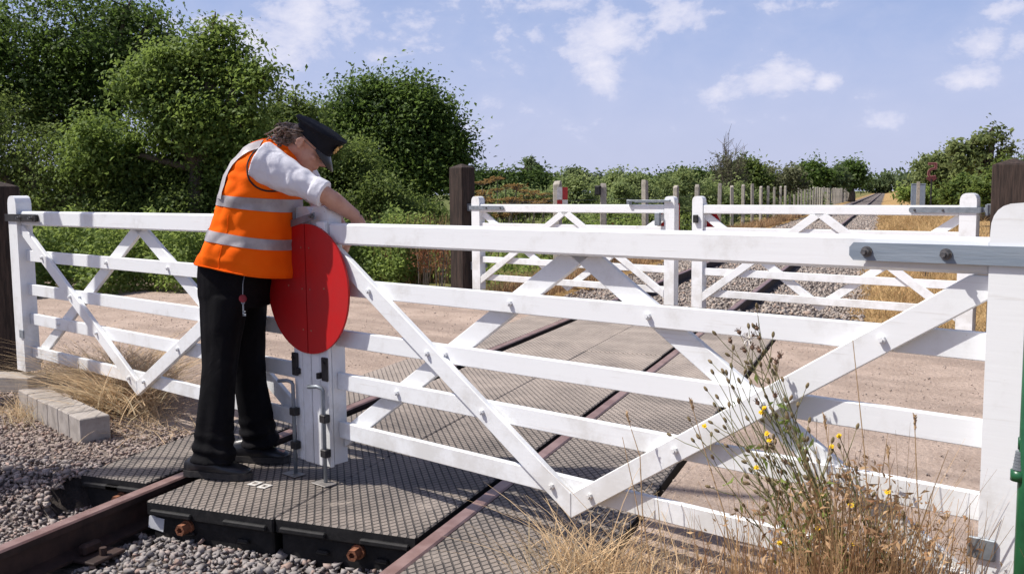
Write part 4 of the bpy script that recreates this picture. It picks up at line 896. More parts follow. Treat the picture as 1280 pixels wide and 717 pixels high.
# cabinet, its post, the cut-out speed sign
cb = at(1147.0, 262, 62); t = thing('trackside_cabinet', 'grey-blue metal equipment cabinet beside the track', 'cabinet', (cb.x, cb.y, -.1))
CABM = pmat('cabinet_grey_blue', (.24, .29, .36), (.2, .245, .31), 4, .5, .05)
MB().box((-.43, -.3, .15), (.43, .3, 1.80), .012).build('body', CABM, t); MB().box((-.45, -.32, 1.80), (.45, .32, 1.86), .008).build('lid', CABM, t)
for sx in (-1, 1): MB().box((sx * .215 - .195, -.314, .25), (sx * .215 + .195, -.3005, 1.74), .004).build('door', CABM, t)
MB().box((-.40, -.28, -.2), (.40, .28, .149), .01).build('plinth', CONC, t)
pp = at(1147, 262, 60.5); o = MB().box((-.10, -.10, -.3), (.10, .10, 1.98), .01).build('marker_post', POSTCONC); o.location = (pp.x, pp.y, -.1); tag(o, 'pale square concrete post in front of the grey-blue cabinet', 'post')
sg = at(1163, 262, 55); t = thing('speed_sign', 'dark red cut-out number five on a black pole, seen from behind', 'sign', (sg.x, sg.y, -.1))
SIGNRED = pmat('sign_dark_red', (.13, .03, .033), (.10, .025, .03), 10, .6, .1); SIGNEDGE = pmat('sign_faded_edge', (.42, .2, .19), (.34, .15, .14), 10, .6, .1)
yv = lambda py: at(1163, py, 55).z + .1
MB().tube([(0, 0, -.2), (0, 0, yv(224))], .045, 10).build('pole', BLACKIRON, t)
def seg_strip(pts, w_, y0, y1, m):
    for a, b_ in zip(pts[:-1], pts[1:]):
        a, b_ = Vector((a[0], 0, a[1])), Vector((b_[0], 0, b_[1])); d = (b_ - a).normalized(); n_ = Vector((-d.z, 0, d.x)) * w_ / 2; a -= d * w_ * .3; b_ += d * w_ * .3
        m.prism([((a + n_).x, (a + n_).z), ((a - n_).x, (a - n_).z), ((b_ - n_).x, (b_ - n_).z), ((b_ + n_).x, (b_ + n_).z)], y0 + random.uniform(0, .002), y1 - random.uniform(0, .002))
zt, zm_ = yv(204), yv(222); hgt = zt - zm_
K = hgt / .40
five = [(-.08 * K, zt - .02 * K), (.10 * K, zt - .02 * K), (.10 * K, zt - hgt * .36), (.02 * K, zt - hgt * .40)] + [(-.10 * K * math.sin(a) + .02 * K, zm_ + hgt * .29 + .12 * K * math.cos(a)) for a in [PI * i / 8 for i in range(1, 8)]] + [(.02 * K, zm_ + .02 * K), (.09 * K, zm_ + .03 * K)]
m = MB(); seg_strip(five, .070 * K, .0, .02, m); m.build('numeral_edge', SIGNEDGE, t)
m = MB(); seg_strip(five, .036 * K, -.008, .028, m); m.build('numeral', SIGNRED, t)
zb_ = yv(224); MB().prism([(-.15 * K, zb_ + .02 * K), (0, zb_ - .09 * K), (.15 * K, zb_ + .02 * K), (.11 * K, zb_ + .06 * K), (-.11 * K, zb_ + .06 * K)], -.003, .01).build('base_plate', SIGNRED, t)

# utility wires far off at the left
m = MB()
pa = at(695, 222, 150); 
t = thing('utility_pole', 'thin utility pole with crossarm far off by the lone tree', 'pole', (at(656, 240, 140).x, at(656, 240, 140).y, 0)); MB().tube([(0, 0, 0), (0, 0, at(656, 209, 140).z)], .14, 6).build('shaft', TARWOOD, t); MB().box((-1.0, -.08, at(656, 211, 140).z - .1), (1.0, .08, at(656, 211, 140).z + .1), .01).build('crossarm', TARWOOD, t)
for dz in (0, 1.0):
    a_ = at(430, 209 + dz * 2, 140); b_ = at(656, 211 + dz, 140); c_ = at(760, 219, 150); pts = []
    for (p, q) in ((a_, b_), (b_, c_)):
        for i in range(9): tt_ = i / 8; v = p.lerp(q, tt_); v.z -= 1.0 * math.sin(PI * tt_) * .5; pts.append(v)
    tag(MB().tube(pts, .035, 4).build('overhead_wire', BLACKIRON), 'thin overhead wire crossing the sky, %s of the pair' % ('upper' if dz == 0 else 'lower'), 'wire', 'overhead wires')

# ------------------------------------------------------------------ foreground weeds and straw
def over(x, y): return zone_h(x, y)
def gp_(s, n): p = gl(s, n); return (p.x, p.y, zone_h(p.x, p.y))
n = 620; P = np.array([gp_(random.uniform(1.75, 3.4), -abs(random.gauss(0, .22)) - .03) for _ in range(n)])
a1 = blades(P, np.clip(rng.gamma(4, .06, n), .06, .6), rng.uniform(.0018, .0046, n), rng.uniform(.1, 1.0, n), rng.random(n), 5, .7)
n = 420; P = np.array([gp_(random.gauss(1.74, .15), -abs(random.gauss(.10, .14))) for _ in range(n)])
a2 = blades(P, rng.uniform(.08, .38, n), rng.uniform(.002, .0045, n), rng.uniform(.2, 1.3, n), rng.uniform(.35, 1, n), 5, .9)
n = 900; P = np.array([gp_(random.uniform(1.55, 3.1), random.uniform(-.12, .30)) for _ in range(n)])
a3 = blades(P, rng.uniform(.03, .14, n), rng.uniform(.0014, .0026, n), rng.uniform(.2, 1.6, n), rng.uniform(.0, .8, n), 3, .8)
arr = join(a1, a2, a3); tag(link('dry_grass', fast_mesh('dry_grass', *arr[:2], {'tint': arr[2]}), STRAW), 'dry straw-coloured grass growing in front of the near right gate', 'grass', kind='stuff')
n = 1500; ss = rng.normal(2.76, .22, n); P = np.array([gp_(q, -abs(random.gauss(.12, .15)) - .03) for q in ss])
a1 = blades(P, np.clip(rng.normal(.52, .15, n) - .55 * np.abs(ss - 2.74), .1, .85), rng.uniform(.0016, .0044, n), rng.uniform(.02, .50, n), rng.random(n), 5, .35)
LV = []
for _ in range(2600):
    q = random.gauss(2.76, .21); p = gp_(q, -abs(random.gauss(.12, .15)) - .03); LV.append((p[0], p[1], p[2] + random.random() ** .8 * max(.15, .66 - .6 * abs(q - 2.74))))
LV = np.array(LV); a2 = leaf_mesh('l', LV, unit(len(LV)), .024, .3)
arr = join(a1, a2); tag(link('dead_stems', fast_mesh('dead_stems', *arr[:2], {'tint': arr[2]}), STRAWDULL), 'tangle of reddish-brown dead stems around the flowering weeds', 'dead stems', kind='stuff')

GREENSTEM = pmat('green_stem', (.13, .15, .06), (.26, .22, .11), 30, .7, 0); BUD = pmat('dark_flower_bud', (.13, .11, .05), (.24, .17, .09), 60, .8, 0); DEADHEAD = pmat('dead_flower_head', (.12, .075, .05), (.21, .13, .085), 60, .9, 0)
def weed(label, base_sn, tips, flowers, leafn=60, thick=.0042):
    """tips: (px, py, n offset in metres in front of the gate, kind) of the stem ends"""
    p0 = Vector(gp_(*base_sn)); root = thing('flowering_weed', label, 'weed', p0, 0, 'flowering weeds before the gate'); st = MB(); bd = MB(); dh = MB(); fl_ = MB(); wf = MB(); LC = []
    def on_plane(px, py, n_):
        v = Vector(ray(px, py)); o_ = Vector(CAMP); q = gl(0, n_); return o_ + v * ((q - o_).dot(GN) / v.dot(GN))
    def head(q, d, kind):
        if kind == 'bud': st.tube([q - d * .002, q + d * .005, q + d * .012, q + d * .017], [.002, .0052, .0046, .0022], 7, mi=1)
        elif kind == 'dead':
            st.tube([q - d * .002, q + d * .006, q + d * .012], [.003, .008, .004], 7, mi=2)
            for _ in range(9): st.tube([q + d * .008, q + d * .008 + (d + Vector(unit(1)[0]) * .9).normalized() * .015], [.0016, .0008], 4, mi=2)
        elif kind == 'fluff':
            for _ in range(26): st.tube([q, q + (Vector(unit(1)[0]) + d * .3).normalized() * .023], [.0012, .0022], 4, mi=3)
        else:
            m_ = MB(); m_.tube([q - d * .002, q + d * .008], [.002, .005], 7, mi=1); a = d.orthogonal().normalized(); b2 = d.cross(a)
            for k in range(18):
                w_ = 2 * PI * k / 18; e = a * math.cos(w_) + b2 * math.sin(w_); s_ = e.cross(d) * .0022; c0 = q + d * .008; l_ = random.uniform(.007, .010); dz = d * random.uniform(0, .005)
                m_.add([c0 - s_ * .5, c0 + e * l_ * .8 + dz - s_, c0 + e * l_ + dz, c0 + e * l_ * .8 + dz + s_, c0 + s_ * .5], [(0, 1, 2, 3, 4)])
            m_.ell(q + d * .010, (.0035, .0035, .003), n=6); m_.build('flower', [YELLOW, BUD], root)
    for (px, py, n_, kind) in tips:
        e = on_plane(px, py, n_) - p0; b_ = Vector((random.gauss(0, .02), random.gauss(0, .02), 0)); mid_ = b_.lerp(e, .5) + Vector((random.gauss(.02, .02), random.gauss(0, .015), .04))
        pts = [b_ * (1 - t) ** 2 + mid_ * 2 * t * (1 - t) + e * t * t for t in [i / 8 for i in range(9)]]
        st.tube(pts, [thick * (1 - .75 * i / 8) for i in range(9)], 6); d = (pts[-1] - pts[-2]).normalized(); head(e, d, kind)
        for k in range(5):
            i = random.randint(4, 7); q = pts[i].lerp(pts[i + 1], random.random()); dv = (d * .8 + Vector(unit(1)[0]) * .75 + Vector((0, 0, .3))).normalized(); l_ = random.uniform(.03, .11); e2 = q + dv * l_
            st.tube([q, q.lerp(e2, .5) + Vector((0, 0, -.004)), e2], [thick * .4, thick * .3, thick * .22], 5); head(e2, dv, random.choice(['bud', 'bud', kind if kind not in ('flower', 'fluff') else 'bud', 'bud']))
        for k in range(leafn // max(1, len(tips))):
            i = random.randint(1, 6); q = pts[i].lerp(pts[i + 1], random.random()); LC.append(q + Vector(unit(1)[0]) * .018)
    for (px, py, n_) in flowers:
        e = on_plane(px, py, n_) - p0; j = random.choice(tips); f_ = on_plane(j[0], j[1], j[2]) - p0; q = f_ * .6
        st.tube([q, q.lerp(e, .5) + Vector((0, 0, .01)), e], [.0022, .0018, .0014], 5); head(e, Vector((-.3, -.6, .7)).normalized(), 'flower')
    st.build('stems', [GREENSTEM, BUD, DEADHEAD, WHITEFLUFF], root)
    LC = np.array([tuple(c + p0) for c in LC]); add_leaves('foliage', leaf_mesh('l', LC, unit(len(LC)), .036, .3), LEAF_WEED, root)
weed('tallest flowering weed with dead brown heads and white seed fluff', (2.80, -.14), [(925, 417, -.15, 'dead'), (947, 412, -.15, 'dead'), (914, 428, -.15, 'dead'), (935, 424, -.14, 'fluff'), (950, 424, -.14, 'dead'), (932, 440, -.15, 'dead'), (950, 440, -.16, 'dead'), (940, 455, -.15, 'bud'), (970, 462, -.15, 'bud'), (962, 478, -.15, 'bud')], [(957, 512, -.16)], 80, .0042)
weed('side-leaning weed with dark buds and a yellow flower before the brace', (2.78, -.17), [(892, 467, -.18, 'bud'), (905, 466, -.18, 'bud'), (884, 488, -.18, 'bud'), (898, 498, -.18, 'bud'), (912, 478, -.18, 'bud'), (925, 478, -.18, 'bud'), (895, 508, -.18, 'bud'), (908, 527, -.18, 'bud'), (875, 548, -.18, 'bud'), (868, 552, -.18, 'bud')], [(882, 534, -.18), (953, 517, -.17)], 60)
weed('low weed with yellow flowers in the thick of the dead stems', (2.82, -.22), [(965, 560, -.2, 'bud'), (985, 520, -.2, 'bud'), (1000, 560, -.2, 'bud'), (1012, 540, -.2, 'bud'), (940, 590, -.2, 'bud'), (1030, 600, -.2, 'bud')], [(963, 552, -.2), (960, 544, -.2), (976, 680, -.24), (1024, 662, -.22), (947, 586, -.2)], 90)
weed('small weed with yellow flowers nearest the right-hand gate stile', (2.86, -.2), [(1050, 560, -.16, 'bud'), (1062, 600, -.18, 'bud'), (1110, 640, -.16, 'bud'), (1130, 648, -.15, 'bud'), (1070, 640, -.2, 'bud')], [(1050, 547, -.16), (1111, 617, -.16), (1065, 633, -.2), (1070, 681, -.2), (1041, 560, -.16)], 40)
# single tall dry stalks
def stalk(label, pts, n_, ears=True):
    P_ = []
    for px, py in pts:
        v = Vector(ray(px, py)); o_ = Vector(CAMP); q = gl(0, n_); P_.append(o_ + v * ((q - o_).dot(GN) / v.dot(GN)))
    lo = P_[-1].copy(); lo.z = zone_h(lo.x, lo.y) - .01; P_.append(lo); root = thing('dry_stalk', label, 'stalk', lo, 0, 'tall dry stalks'); P_ = [p - lo for p in P_]
    MB().tube(P_, [.0012 + .0006 * i for i in range(len(P_))], 5).build('stem', STEMTAN, root)
    if ears:
        m = MB()
        for k in range(16):
            t = k / 16 * .22; q = P_[0].lerp(P_[1], t); m.tube([q, q + (Vector(unit(1)[0]) * .5 + Vector((0, 0, .8))) * .014], [.0028, .001], 5)
        m.build('seed_ear', STEMTAN, root)
STEMTAN = pmat('tan_stem', (.36, .24, .13), (.5, .35, .2), 60, .7, 0)
for lb_, pts, n_, e in [('dark thin stalk rising high across the upright of the brace', [(1066, 425), (1080, 560), (1090, 690)], -.16, False), ('pale grass stalk with a nodding ear left of the V point', [(783, 517), (800, 570), (803, 640), (812, 700)], -.1, True), ('dark stalk before the lower right brace', [(778, 546), (792, 610), (802, 660)], -.1, False),
                        ('pale stalk with ear between the weeds and the gate stile', [(1110, 560), (1113, 620), (1118, 700)], -.16, True), ('twin stalk close to the gate stile', [(1143, 520), (1146, 600), (1152, 700)], -.15, True), ('pale arching stalk at the right of the dry grass', [(1185, 645), (1170, 670), (1160, 712)], -.18, True), ('pale stalk with ear above the brace foot', [(863, 500), (880, 560), (905, 640), (915, 700)], -.12, True), ('thin stalk crossing the second lowest rail', [(1030, 520), (1042, 600), (1050, 700)], -.2, True)]:
    stalk(lb_, pts, n_, e)
# straw heap and tufts at the left
def px_pts(n, x, y, sx, sy, z=-.05): return np.array([tuple(on_ground(random.gauss(x, sx), random.gauss(y, sy), 0).xy) + (z,) for _ in range(n)])
n = 2600; P = px_pts(n, 155, 497, 24, 11); P[:, 2] += rng.random(n) * .15; a1 = blades(P, rng.uniform(.10, .38, n), rng.uniform(.0022, .006, n), rng.uniform(.6, 2.6, n), rng.uniform(.25, 1, n), 5, .9)
n = 260; P = px_pts(n, 28, 514, 13, 7); a2 = blades(P, rng.uniform(.06, .24, n), rng.uniform(.0018, .004, n), rng.uniform(.3, 1.6, n), rng.uniform(.2, 1, n), 5, .9)
n = 520; P = px_pts(n, 95, 467, 34, 4); a3 = blades(P, rng.uniform(.08, .30, n), rng.uniform(.002, .005, n), rng.uniform(.6, 2.4, n), rng.uniform(.2, 1, n), 5, .9)
n = 420; P = px_pts(n, 195, 520, 26, 14); a4 = blades(P, rng.uniform(.03, .14, n), rng.uniform(.0015, .0035, n), rng.uniform(.8, 2.8, n), rng.uniform(.2, 1, n), 4, .9)
arr = join(a1, a2, a3, a4); tag(link('straw', fast_mesh('straw', *arr[:2], {'tint': arr[2]}), STRAW), 'heap of loose golden straw behind the concrete block by the gate', 'straw', kind='stuff')
#PERSON#
# ------------------------------------------------------------------ the man at the gate
# local frame: x towards the gate end he leans over, y away from the camera, z up
SKIN = pmat('skin', (.58, .33, .24), (.50, .26, .18), 14, .5, .12, spec=.4, bscale=120, bdist=.001)
HAIRM = pmat('grey_brown_hair', (.10, .07, .052), (.30, .23, .185), 40, .6, .2)
def cloth(name, c1, c2, rough=.9, wr=.5, sc_=7, spec=.2, sheen=0):
    m, nt, b = new_mat(name); co = coords(nt, 'Object'); a = tex(nt, co, scale=sc_, detail=4, rough=.5, dist=.6); g = tex(nt, co, scale=420, detail=2)
    nt.links.new(mixc(nt, ramp(nt, a.outputs[0], .3, .7), c1, c2), b.inputs['Base Color']); b.inputs['Roughness'].default_value = rough; b.inputs['Specular IOR Level'].default_value = spec
    bump(nt, b, mth(nt, 'ADD', a.outputs[0], mth(nt, 'MULTIPLY', g.outputs[0], .06)), wr, .02); return m
SHIRTM = cloth('white_shirt_cotton', (.80, .80, .84), (.74, .74, .79), .85, .5, 9)
TROUM = cloth('black_trouser_cloth', (.0045, .0045, .0055), (.008, .0075, .009), .85, .6, 6, .12)
VESTM = cloth('orange_hi_vis_fabric', (1.0, .155, .004), (1.0, .135, .004), .8, .35, 5, .1)
TAPEM = pmat('reflective_tape', (.46, .43, .43), (.30, .275, .28), 9, .4, .25, spec=.6)
CAPM = cloth('black_cap_cloth', (.009, .010, .014), (.014, .015, .02), .9, .15, 20, .2)
PATENT = pmat('black_patent', (.012, .012, .014), (.02, .02, .022), 20, .34, 0, spec=.4)
LEATHER = pmat('black_shoe_leather', (.012, .012, .014), (.022, .021, .022), 14, .33, .25, spec=.5)
SOLE = pmat('worn_shoe_sole', (.05, .045, .042), (.03, .028, .027), 30, .8, .2)
GOLD = pmat('gilt_badge', (.62, .42, .16), (.45, .28, .1), 60, .35, .1, metal=.8)
EDGE = pmat('black_edging', (.014, .013, .014), (.02, .02, .02), 30, .8, 0)
V3 = Vector
def oval(c, ax, ay, n=20, p=2.3):
    "superellipse ring with half axes ax, ay (vectors) round c"
    out = []
    for k in range(n):
        w_ = 2 * PI * k / n; cs, sn = math.cos(w_), math.sin(w_)
        out.append(V3(c) + V3(ax) * math.copysign(abs(cs) ** (2 / p), cs) + V3(ay) * math.copysign(abs(sn) ** (2 / p), sn))
    return out
Cy = .06
VR = [((-.126, 1.064), (.350, .984), .23), ((-.108, 1.11), (.352, 1.045), .24), ((-.072, 1.175), (.352, 1.115), .24), ((-.034, 1.255), (.356, 1.195), .24), ((-.010, 1.335), (.362, 1.285), .242), ((.022, 1.412), (.368, 1.385), .245),
      ((.065, 1.50), (.378, 1.445), .24), ((.110, 1.575), (.385, 1.492), .226), ((.145, 1.622), (.392, 1.525), .205), ((.185, 1.652), (.395, 1.555), .165), ((.22, 1.668), (.39, 1.585), .12), ((.25, 1.672), (.375, 1.612), .085)]
def vest_ring(i, grow=0.0, n=48, base=0.0):
    (bx, bz), (fx, fz), w_ = VR[i]; c = V3(((bx + fx) / 2, Cy, (bz + fz) / 2)); ax = V3(((fx - bx) / 2, 0, (fz - bz) / 2)); k = 1 + grow / ax.length
    return oval(c, ax * k, V3((0, w_ + grow, 0)), n, 2.5)
def vest_point(t, w_, off=0):
    i = min(int(t), len(VR) - 2); u_ = t - i; a, b_ = VR[i], VR[i + 1]; L_ = lambda p, q: p + (q - p) * u_
    bx, bz, fx, fz, ww = L_(a[0][0], b_[0][0]), L_(a[0][1], b_[0][1]), L_(a[1][0], b_[1][0]), L_(a[1][1], b_[1][1]), L_(a[2], b_[2])
    ax = V3(((fx - bx) / 2, 0, (fz - bz) / 2)); cs, sn = math.cos(w_), math.sin(w_); p_ = 2 / 2.5
    q = V3(((bx + fx) / 2, Cy, (bz + fz) / 2)) + ax * (1 + off / ax.length) * math.copysign(abs(cs) ** p_, cs) + V3((0, ww + off, 0)) * math.copysign(abs(sn) ** p_, sn)
    k = noise.noise(V3((q.x * 5, q.y * 5, q.z * 3.2))) * .013 + abs(noise.noise(V3((q.x * 9 + q.z * 6, q.y * 7, q.z * 10 - q.x * 5)))) * .016 + noise.noise(V3((q.x * 16, q.y * 12, q.z * 11 + 4))) * .006 + (.012 * math.sin(w_ * 5 + 1.3) * max(0, 1 - t / 3.5))
    d = V3((math.cos(w_) * .9, math.sin(w_), 0)).normalized(); return q + d * k
# arms: shoulder, elbow, wrist
SH_R, EL_R, WR_R = V3((.292, -.120, 1.540)), V3((.575, -.125, 1.400)), V3((.690, .015, 1.283))
SH_L, EL_L, WR_L = V3((.29, .225, 1.535)), V3((.43, .26, 1.36)), V3((.56, .17, 1.22))
fv, uv_, sv = V3((.77, 0, -.64)), V3((.64, 0, .77)), V3((0, 1, 0)); HCn = V3((.452, .045, 1.632))
HM = Matrix((fv, sv, uv_)).transposed()                   # head axes: forward, left, up
def hp(f_, s_, u_): return HCn + fv * f_ + sv * s_ + uv_ * u_
b = MB()
b.rings([oval((.05, Cy, .98), (.11, 0, 0), (0, .12, 0)), oval((.08, Cy, 1.12), (.15, 0, -.02), (0, .16, 0)), oval((.15, Cy, 1.28), (.155, 0, -.03), (0, .165, 0)), oval((.21, Cy, 1.43), (.15, 0, -.06), (0, .185, 0)), oval((.265, Cy, 1.55), (.10, 0, -.06), (0, .17, 0)), oval((.30, Cy, 1.60), (.07, 0, -.05), (0, .09, 0))])
b.tube([(.27, Cy, 1.56), (.36, .05, 1.615), HCn - uv_ * .02], [.07, .062, .06], 14)
LEG = [((.02, -.03), (-.02, -.06), (-.07, -.08)), ((.03, .14), (.03, .165), (.06, .20))]
for (hx, hy), (kx, ky), (fx, fy) in LEG: b.tube([(hx, hy, .99), (kx, ky, .55), (fx, fy, .10), (fx + .02, fy, .045)], [.075, .055, .038, .034], 12); b.tube([(fx - .03, fy, .052), (fx + .14, fy, .045)], [.026, .022], 8)
for S_, E_, W_ in ((SH_R, EL_R, WR_R), (SH_L, EL_L, WR_L)):
    b.tube([S_, S_.lerp(E_, .5), E_, E_.lerp(W_, .35), W_], [.062, .054, .043, .045, .030], 12)
    d = V3((.10, .50, -.85)).normalized(); a_ = V3((0, 1, 0)); a_ = (a_ - d * a_.dot(d)).normalized(); c_ = d.cross(a_)
    pc = W_ + d * .055
    b.tube([W_, W_ + d * .03, W_ + d * .075, W_ + d * .098], [.029, .036, .038, .030], 10)
    for k, (o_, ln) in enumerate(((-.033, .062), (-.011, .074), (.011, .070), (.032, .054))):
        r0 = W_ + d * .085 + a_ * o_; r1 = r0 + d * ln * .5 - c_ * .006; r2 = r1 + (d * .7 - c_ * .7) * ln * .35; r3 = r2 + (d * .2 - c_ * .95) * ln * .3
        b.tube([r0 - d * .02, r0, r1, r2, r3], [.0105, .0105, .0098, .009, .0075], 8)
    t0 = W_ + d * .035 - a_ * .028; b.tube([t0, t0 - a_ * .022 + d * .022 - c_ * .008, t0 - a_ * .028 + d * .05 - c_ * .02, t0 - a_ * .02 + d * .072 - c_ * .028], [.014, .0125, .011, .009], 8)
b.ell(hp(-.012, 0, .03), (.098, .074, .074), HM, 16)       # skull
b.ell(hp(.030, 0, -.035), (.066, .062, .082), HM, 14)      # face
b.ell(hp(.045, 0, -.085), (.042, .044, .030), HM, 12)      # jaw and chin
b.ell(hp(.074, 0, -.100), (.020, .022, .016), HM, 10)
b.tube([hp(.085, 0, .02), hp(.103, 0, -.005), hp(.120, 0, -.030), hp(.100, 0, -.040)], [.009, .011, .0145, .010], 8)   # nose
for s_ in (-1, 1):
    b.ell(hp(.105, s_ * .011, -.036), (.010, .009, .008), HM, 8)
    b.tube([hp(.085, s_ * .012, .026), hp(.082, s_ * .035, .030), hp(.066, s_ * .055, .022)], [.010, .011, .009], 8)     # brow
    b.ell(hp(.062, s_ * .042, -.025), (.024, .020, .018), HM, 10)                                                    # cheekbone
    b.ell(hp(-.012, s_ * .084, -.006), (.013, .0075, .025), HM, 12); b.ell(hp(-.010, s_ * .078, -.026), (.010, .008, .012), HM, 10)  # ears
    b.tube([hp(-.004, s_ * .088, .024), hp(-.022, s_ * .093, .022), hp(-.034, s_ * .094, .000), hp(-.024, s_ * .090, -.026)], [.006, .0065, .006, .005], 6)
b.tube([hp(.089, -.022, -.064), hp(.097, 0, -.062), hp(.089, .022, -.064)], [.005, .0075, .005], 8)
b.tube([hp(.087, -.020, -.072), hp(.094, 0, -.074), hp(.087, .020, -.072)], [.005, .008, .005], 8)
me = remesh(b.mesh('person'), .0058, 2)
person = link('person', me, SKIN, None, True); person.location = (-3.05, 3.82, 0); person.rotation_euler.z = math.atan2(.2, .98)
tag(person, 'man in orange hi-vis vest and peaked black cap leaning over the gate', 'person')
for s_ in (-1, 1):
    e_ = MB(); e_.ell(hp(.076, s_ * .031, .008), (.013, .013, .012), None, 12); ey = e_.build('eye', pmat('eye_white', (.7, .68, .65), (.6, .58, .55), 60, .2, 0), person, True)
    MB().ell(hp(.086, s_ * .031, .006), (.0055, .0055, .0055), None, 8).build('iris', BLACKIRON, ey, True)
# hair: curls at the nape and round the ears
h = MB(); h.ell(hp(-.045, 0, .010), (.076, .0785, .066), HM, 14)
hs = remesh(h.mesh('hair'), .012, 0); h = MB(); h.v = [tuple(v.co) for v in hs.vertices]; h.f = [tuple(p.vertices) for p in hs.polygons]; h.m = [0] * len(h.f)
for _ in range(240):
    s_ = random.uniform(-1, 1); base = hp(random.uniform(-.115, -.062), s_ * .072, random.uniform(-.07, .025)); base = base + (base - hp(0, 0, 0)) * .02
    out = (base - hp(.0, 0, 0)).normalized(); dr = (V3((-.55, 0, -.12)) + out * .4 + V3(unit(1)[0]) * .55).normalized(); ph = random.uniform(0, 6.3); l_ = random.uniform(.025, .095) * (1.15 if base.x < .40 else .6); a_ = dr.orthogonal().normalized(); c_ = dr.cross(a_)
    h.tube([base + dr * l_ * t + (a_ * math.cos(ph + t * 7) + c_ * math.sin(ph + t * 7)) * .011 * min(1, t * 3) + V3((0, 0, -.025)) * t * t for t in [i / 7 for i in range(8)]], [.0055, .006, .006, .0056, .005, .0045, .0035, .002], 5)
for _ in range(30):
    s_ = random.choice((-1, 1)); base = hp(random.uniform(-.06, -.03), s_ * .076, random.uniform(.015, .05)); dr = (fv * -.7 - uv_ * .5 + V3(unit(1)[0]) * .3).normalized(); h.tube([base, base + dr * .02 + sv * s_ * .006, base + dr * .045], [.004, .004, .0015], 5)
h.build('hair', HAIRM, person, True)
# cap
c = MB(); bc = lambda t, r1, r2, z0, sh=0: [hp(sh + r1 * math.cos(w_), r2 * math.sin(w_), z0(math.cos(w_))) for w_ in [2 * PI * k / 40 for k in range(40)]]
zl = lambda v: .030 - .012 * v; zu = lambda v: .074 + .012 * v; rim = lambda v: .092 + .020 * v; rim2 = lambda v: .104 + .020 * v; top_ = lambda v: .112 + .014 * v
c.rings([bc(0, .108, .085, zl, .006), bc(0, .110, .087, lambda v: .05 - .0 * v, .006), bc(0, .112, .089, zu, .006), bc(0, .132, .118, rim, .001), bc(0, .137, .122, lambda v: .098 + .02 * v, .001), bc(0, .133, .118, rim2, .001), bc(0, .097, .088, top_, .001), bc(0, .04, .036, lambda v: .114 + .012 * v, .003)])
cap = c.build('cap', CAPM, person, True); auto_smooth(cap, 50)
pts0, pts1, pts2 = [], [], []
for k in range(21):
    w_ = -1.05 + 2.1 * k / 20; pts0.append(hp(.006 + .108 * math.cos(w_), .086 * math.sin(w_), .030 - .012 * math.cos(w_))); e_ = max(0, math.cos(w_ * 1.5)); pts1.append(hp(.012 + (.112 + .045 * e_) * math.cos(w_), .092 * math.sin(w_), .016 - .045 * e_)); pts2.append(pts1[-1] - uv_ * .003)
vz = MB(); vz.v = [tuple(p) for p in pts0 + pts1 + pts2 + [p - uv_ * .004 for p in pts0]]
for r_ in range(3):
    for k in range(20): vz.f.append((r_ * 21 + k, r_ * 21 + k + 1, (r_ + 1) * 21 + k + 1, (r_ + 1) * 21 + k)); vz.m.append(0)
vz.build('visor', PATENT, cap, True)
g = MB(); g.ell(hp(.124, -.012, .070), (.006, .016, .017), HM, 10)
for k in range(8): g.ell(hp(.126, -.012 + .019 * math.cos(k * PI / 4), .070 + .02 * math.sin(k * PI / 4)), (.004, .006, .006), HM, 6)
g.tube([hp(.130, -.012, .088), hp(.136, -.012, .104)], [.007, .004], 8); g.build('badge', GOLD, cap, True)
# glasses
g = MB()
for s_ in (-1, 1):
    g.tube([hp(.100 - .006 * abs(math.sin(w_)), s_ * .033 + .022 * math.cos(w_), .004 + .017 * math.sin(w_)) for w_ in [2 * PI * k / 20 for k in range(21)]], .0016, 6); g.tube([hp(.098, s_ * .055, .010), hp(.06, s_ * .074, .014), hp(-.012, s_ * .084, .018)], .0016, 6)
g.tube([hp(.104, -.011, .008), hp(.108, 0, .011), hp(.104, .011, .008)], .0016, 6); g.build('glasses', BOLTDARK, person, True)
# shirt: body, collar and sleeves rolled at the elbow
b = MB(); b.rings([vest_ring(i, -.014, 32) for i in range(1, 11)])
for S_, E_, sg_ in ((SH_R, EL_R, -1), (SH_L, EL_L, 1)):
    d = (E_ - S_).normalized(); R_ = []; a_ = V3((0, 1, 0)); a_ = (a_ - d * a_.dot(d)).normalized(); c_ = d.cross(a_); Ls = (E_ - S_).length + .012
    for i in range(61):
        t = i / 60; rr = (.106 - .048 * min(1, t * 1.2)) if t < .84 else .058
        if t > .84: rr += .006
        if t == 0: rr = .08
        ring = []
        for k in range(44):
            w_ = 2 * PI * k / 44; wr = .0018 * math.sin(t * 30 + 2.2 * math.sin(w_ + .6) + sg_) * (.35 + .65 * abs(math.cos(w_ * .5 + .4))) + (.009 * abs(noise.noise(V3((t * 4 + 2 * math.cos(w_), math.cos(w_) * 1.4 - t * 2, math.sin(w_) * 1.4 + 7 * sg_)))) - .003) + .003 * noise.noise(V3((t * 6, math.cos(w_) * 1.6, math.sin(w_) * 1.6 + 3 * sg_)))
            for q0, q1, q2, am in ((6.0, 2.6, .4, .0042), (8.0, -2.9, 2.1, .0038), (5.0, 3.4, 3.6, .004), (11.0, 2.2, 5.0, .003)): wr -= am * math.exp(-(math.sin(t * q0 + q1 * math.sin(w_ + q2) + q2) / .22) ** 2) * max(0, .35 + .65 * math.cos(w_ * 1.0 + q2 * 1.7))
            sag = .012 * max(0, -(a_ * math.cos(w_) + c_ * math.sin(w_)).z) * (1 - abs(t - .45) * 1.4)
            p = S_ + d * (Ls * t - .03 * (1 - t)) + (a_ * math.cos(w_) * .93 + c_ * math.sin(w_)) * (rr + wr * (.5 if t > .86 else 1) + sag); ring.append(p)
        R_.append(ring)
    b.rings(R_)
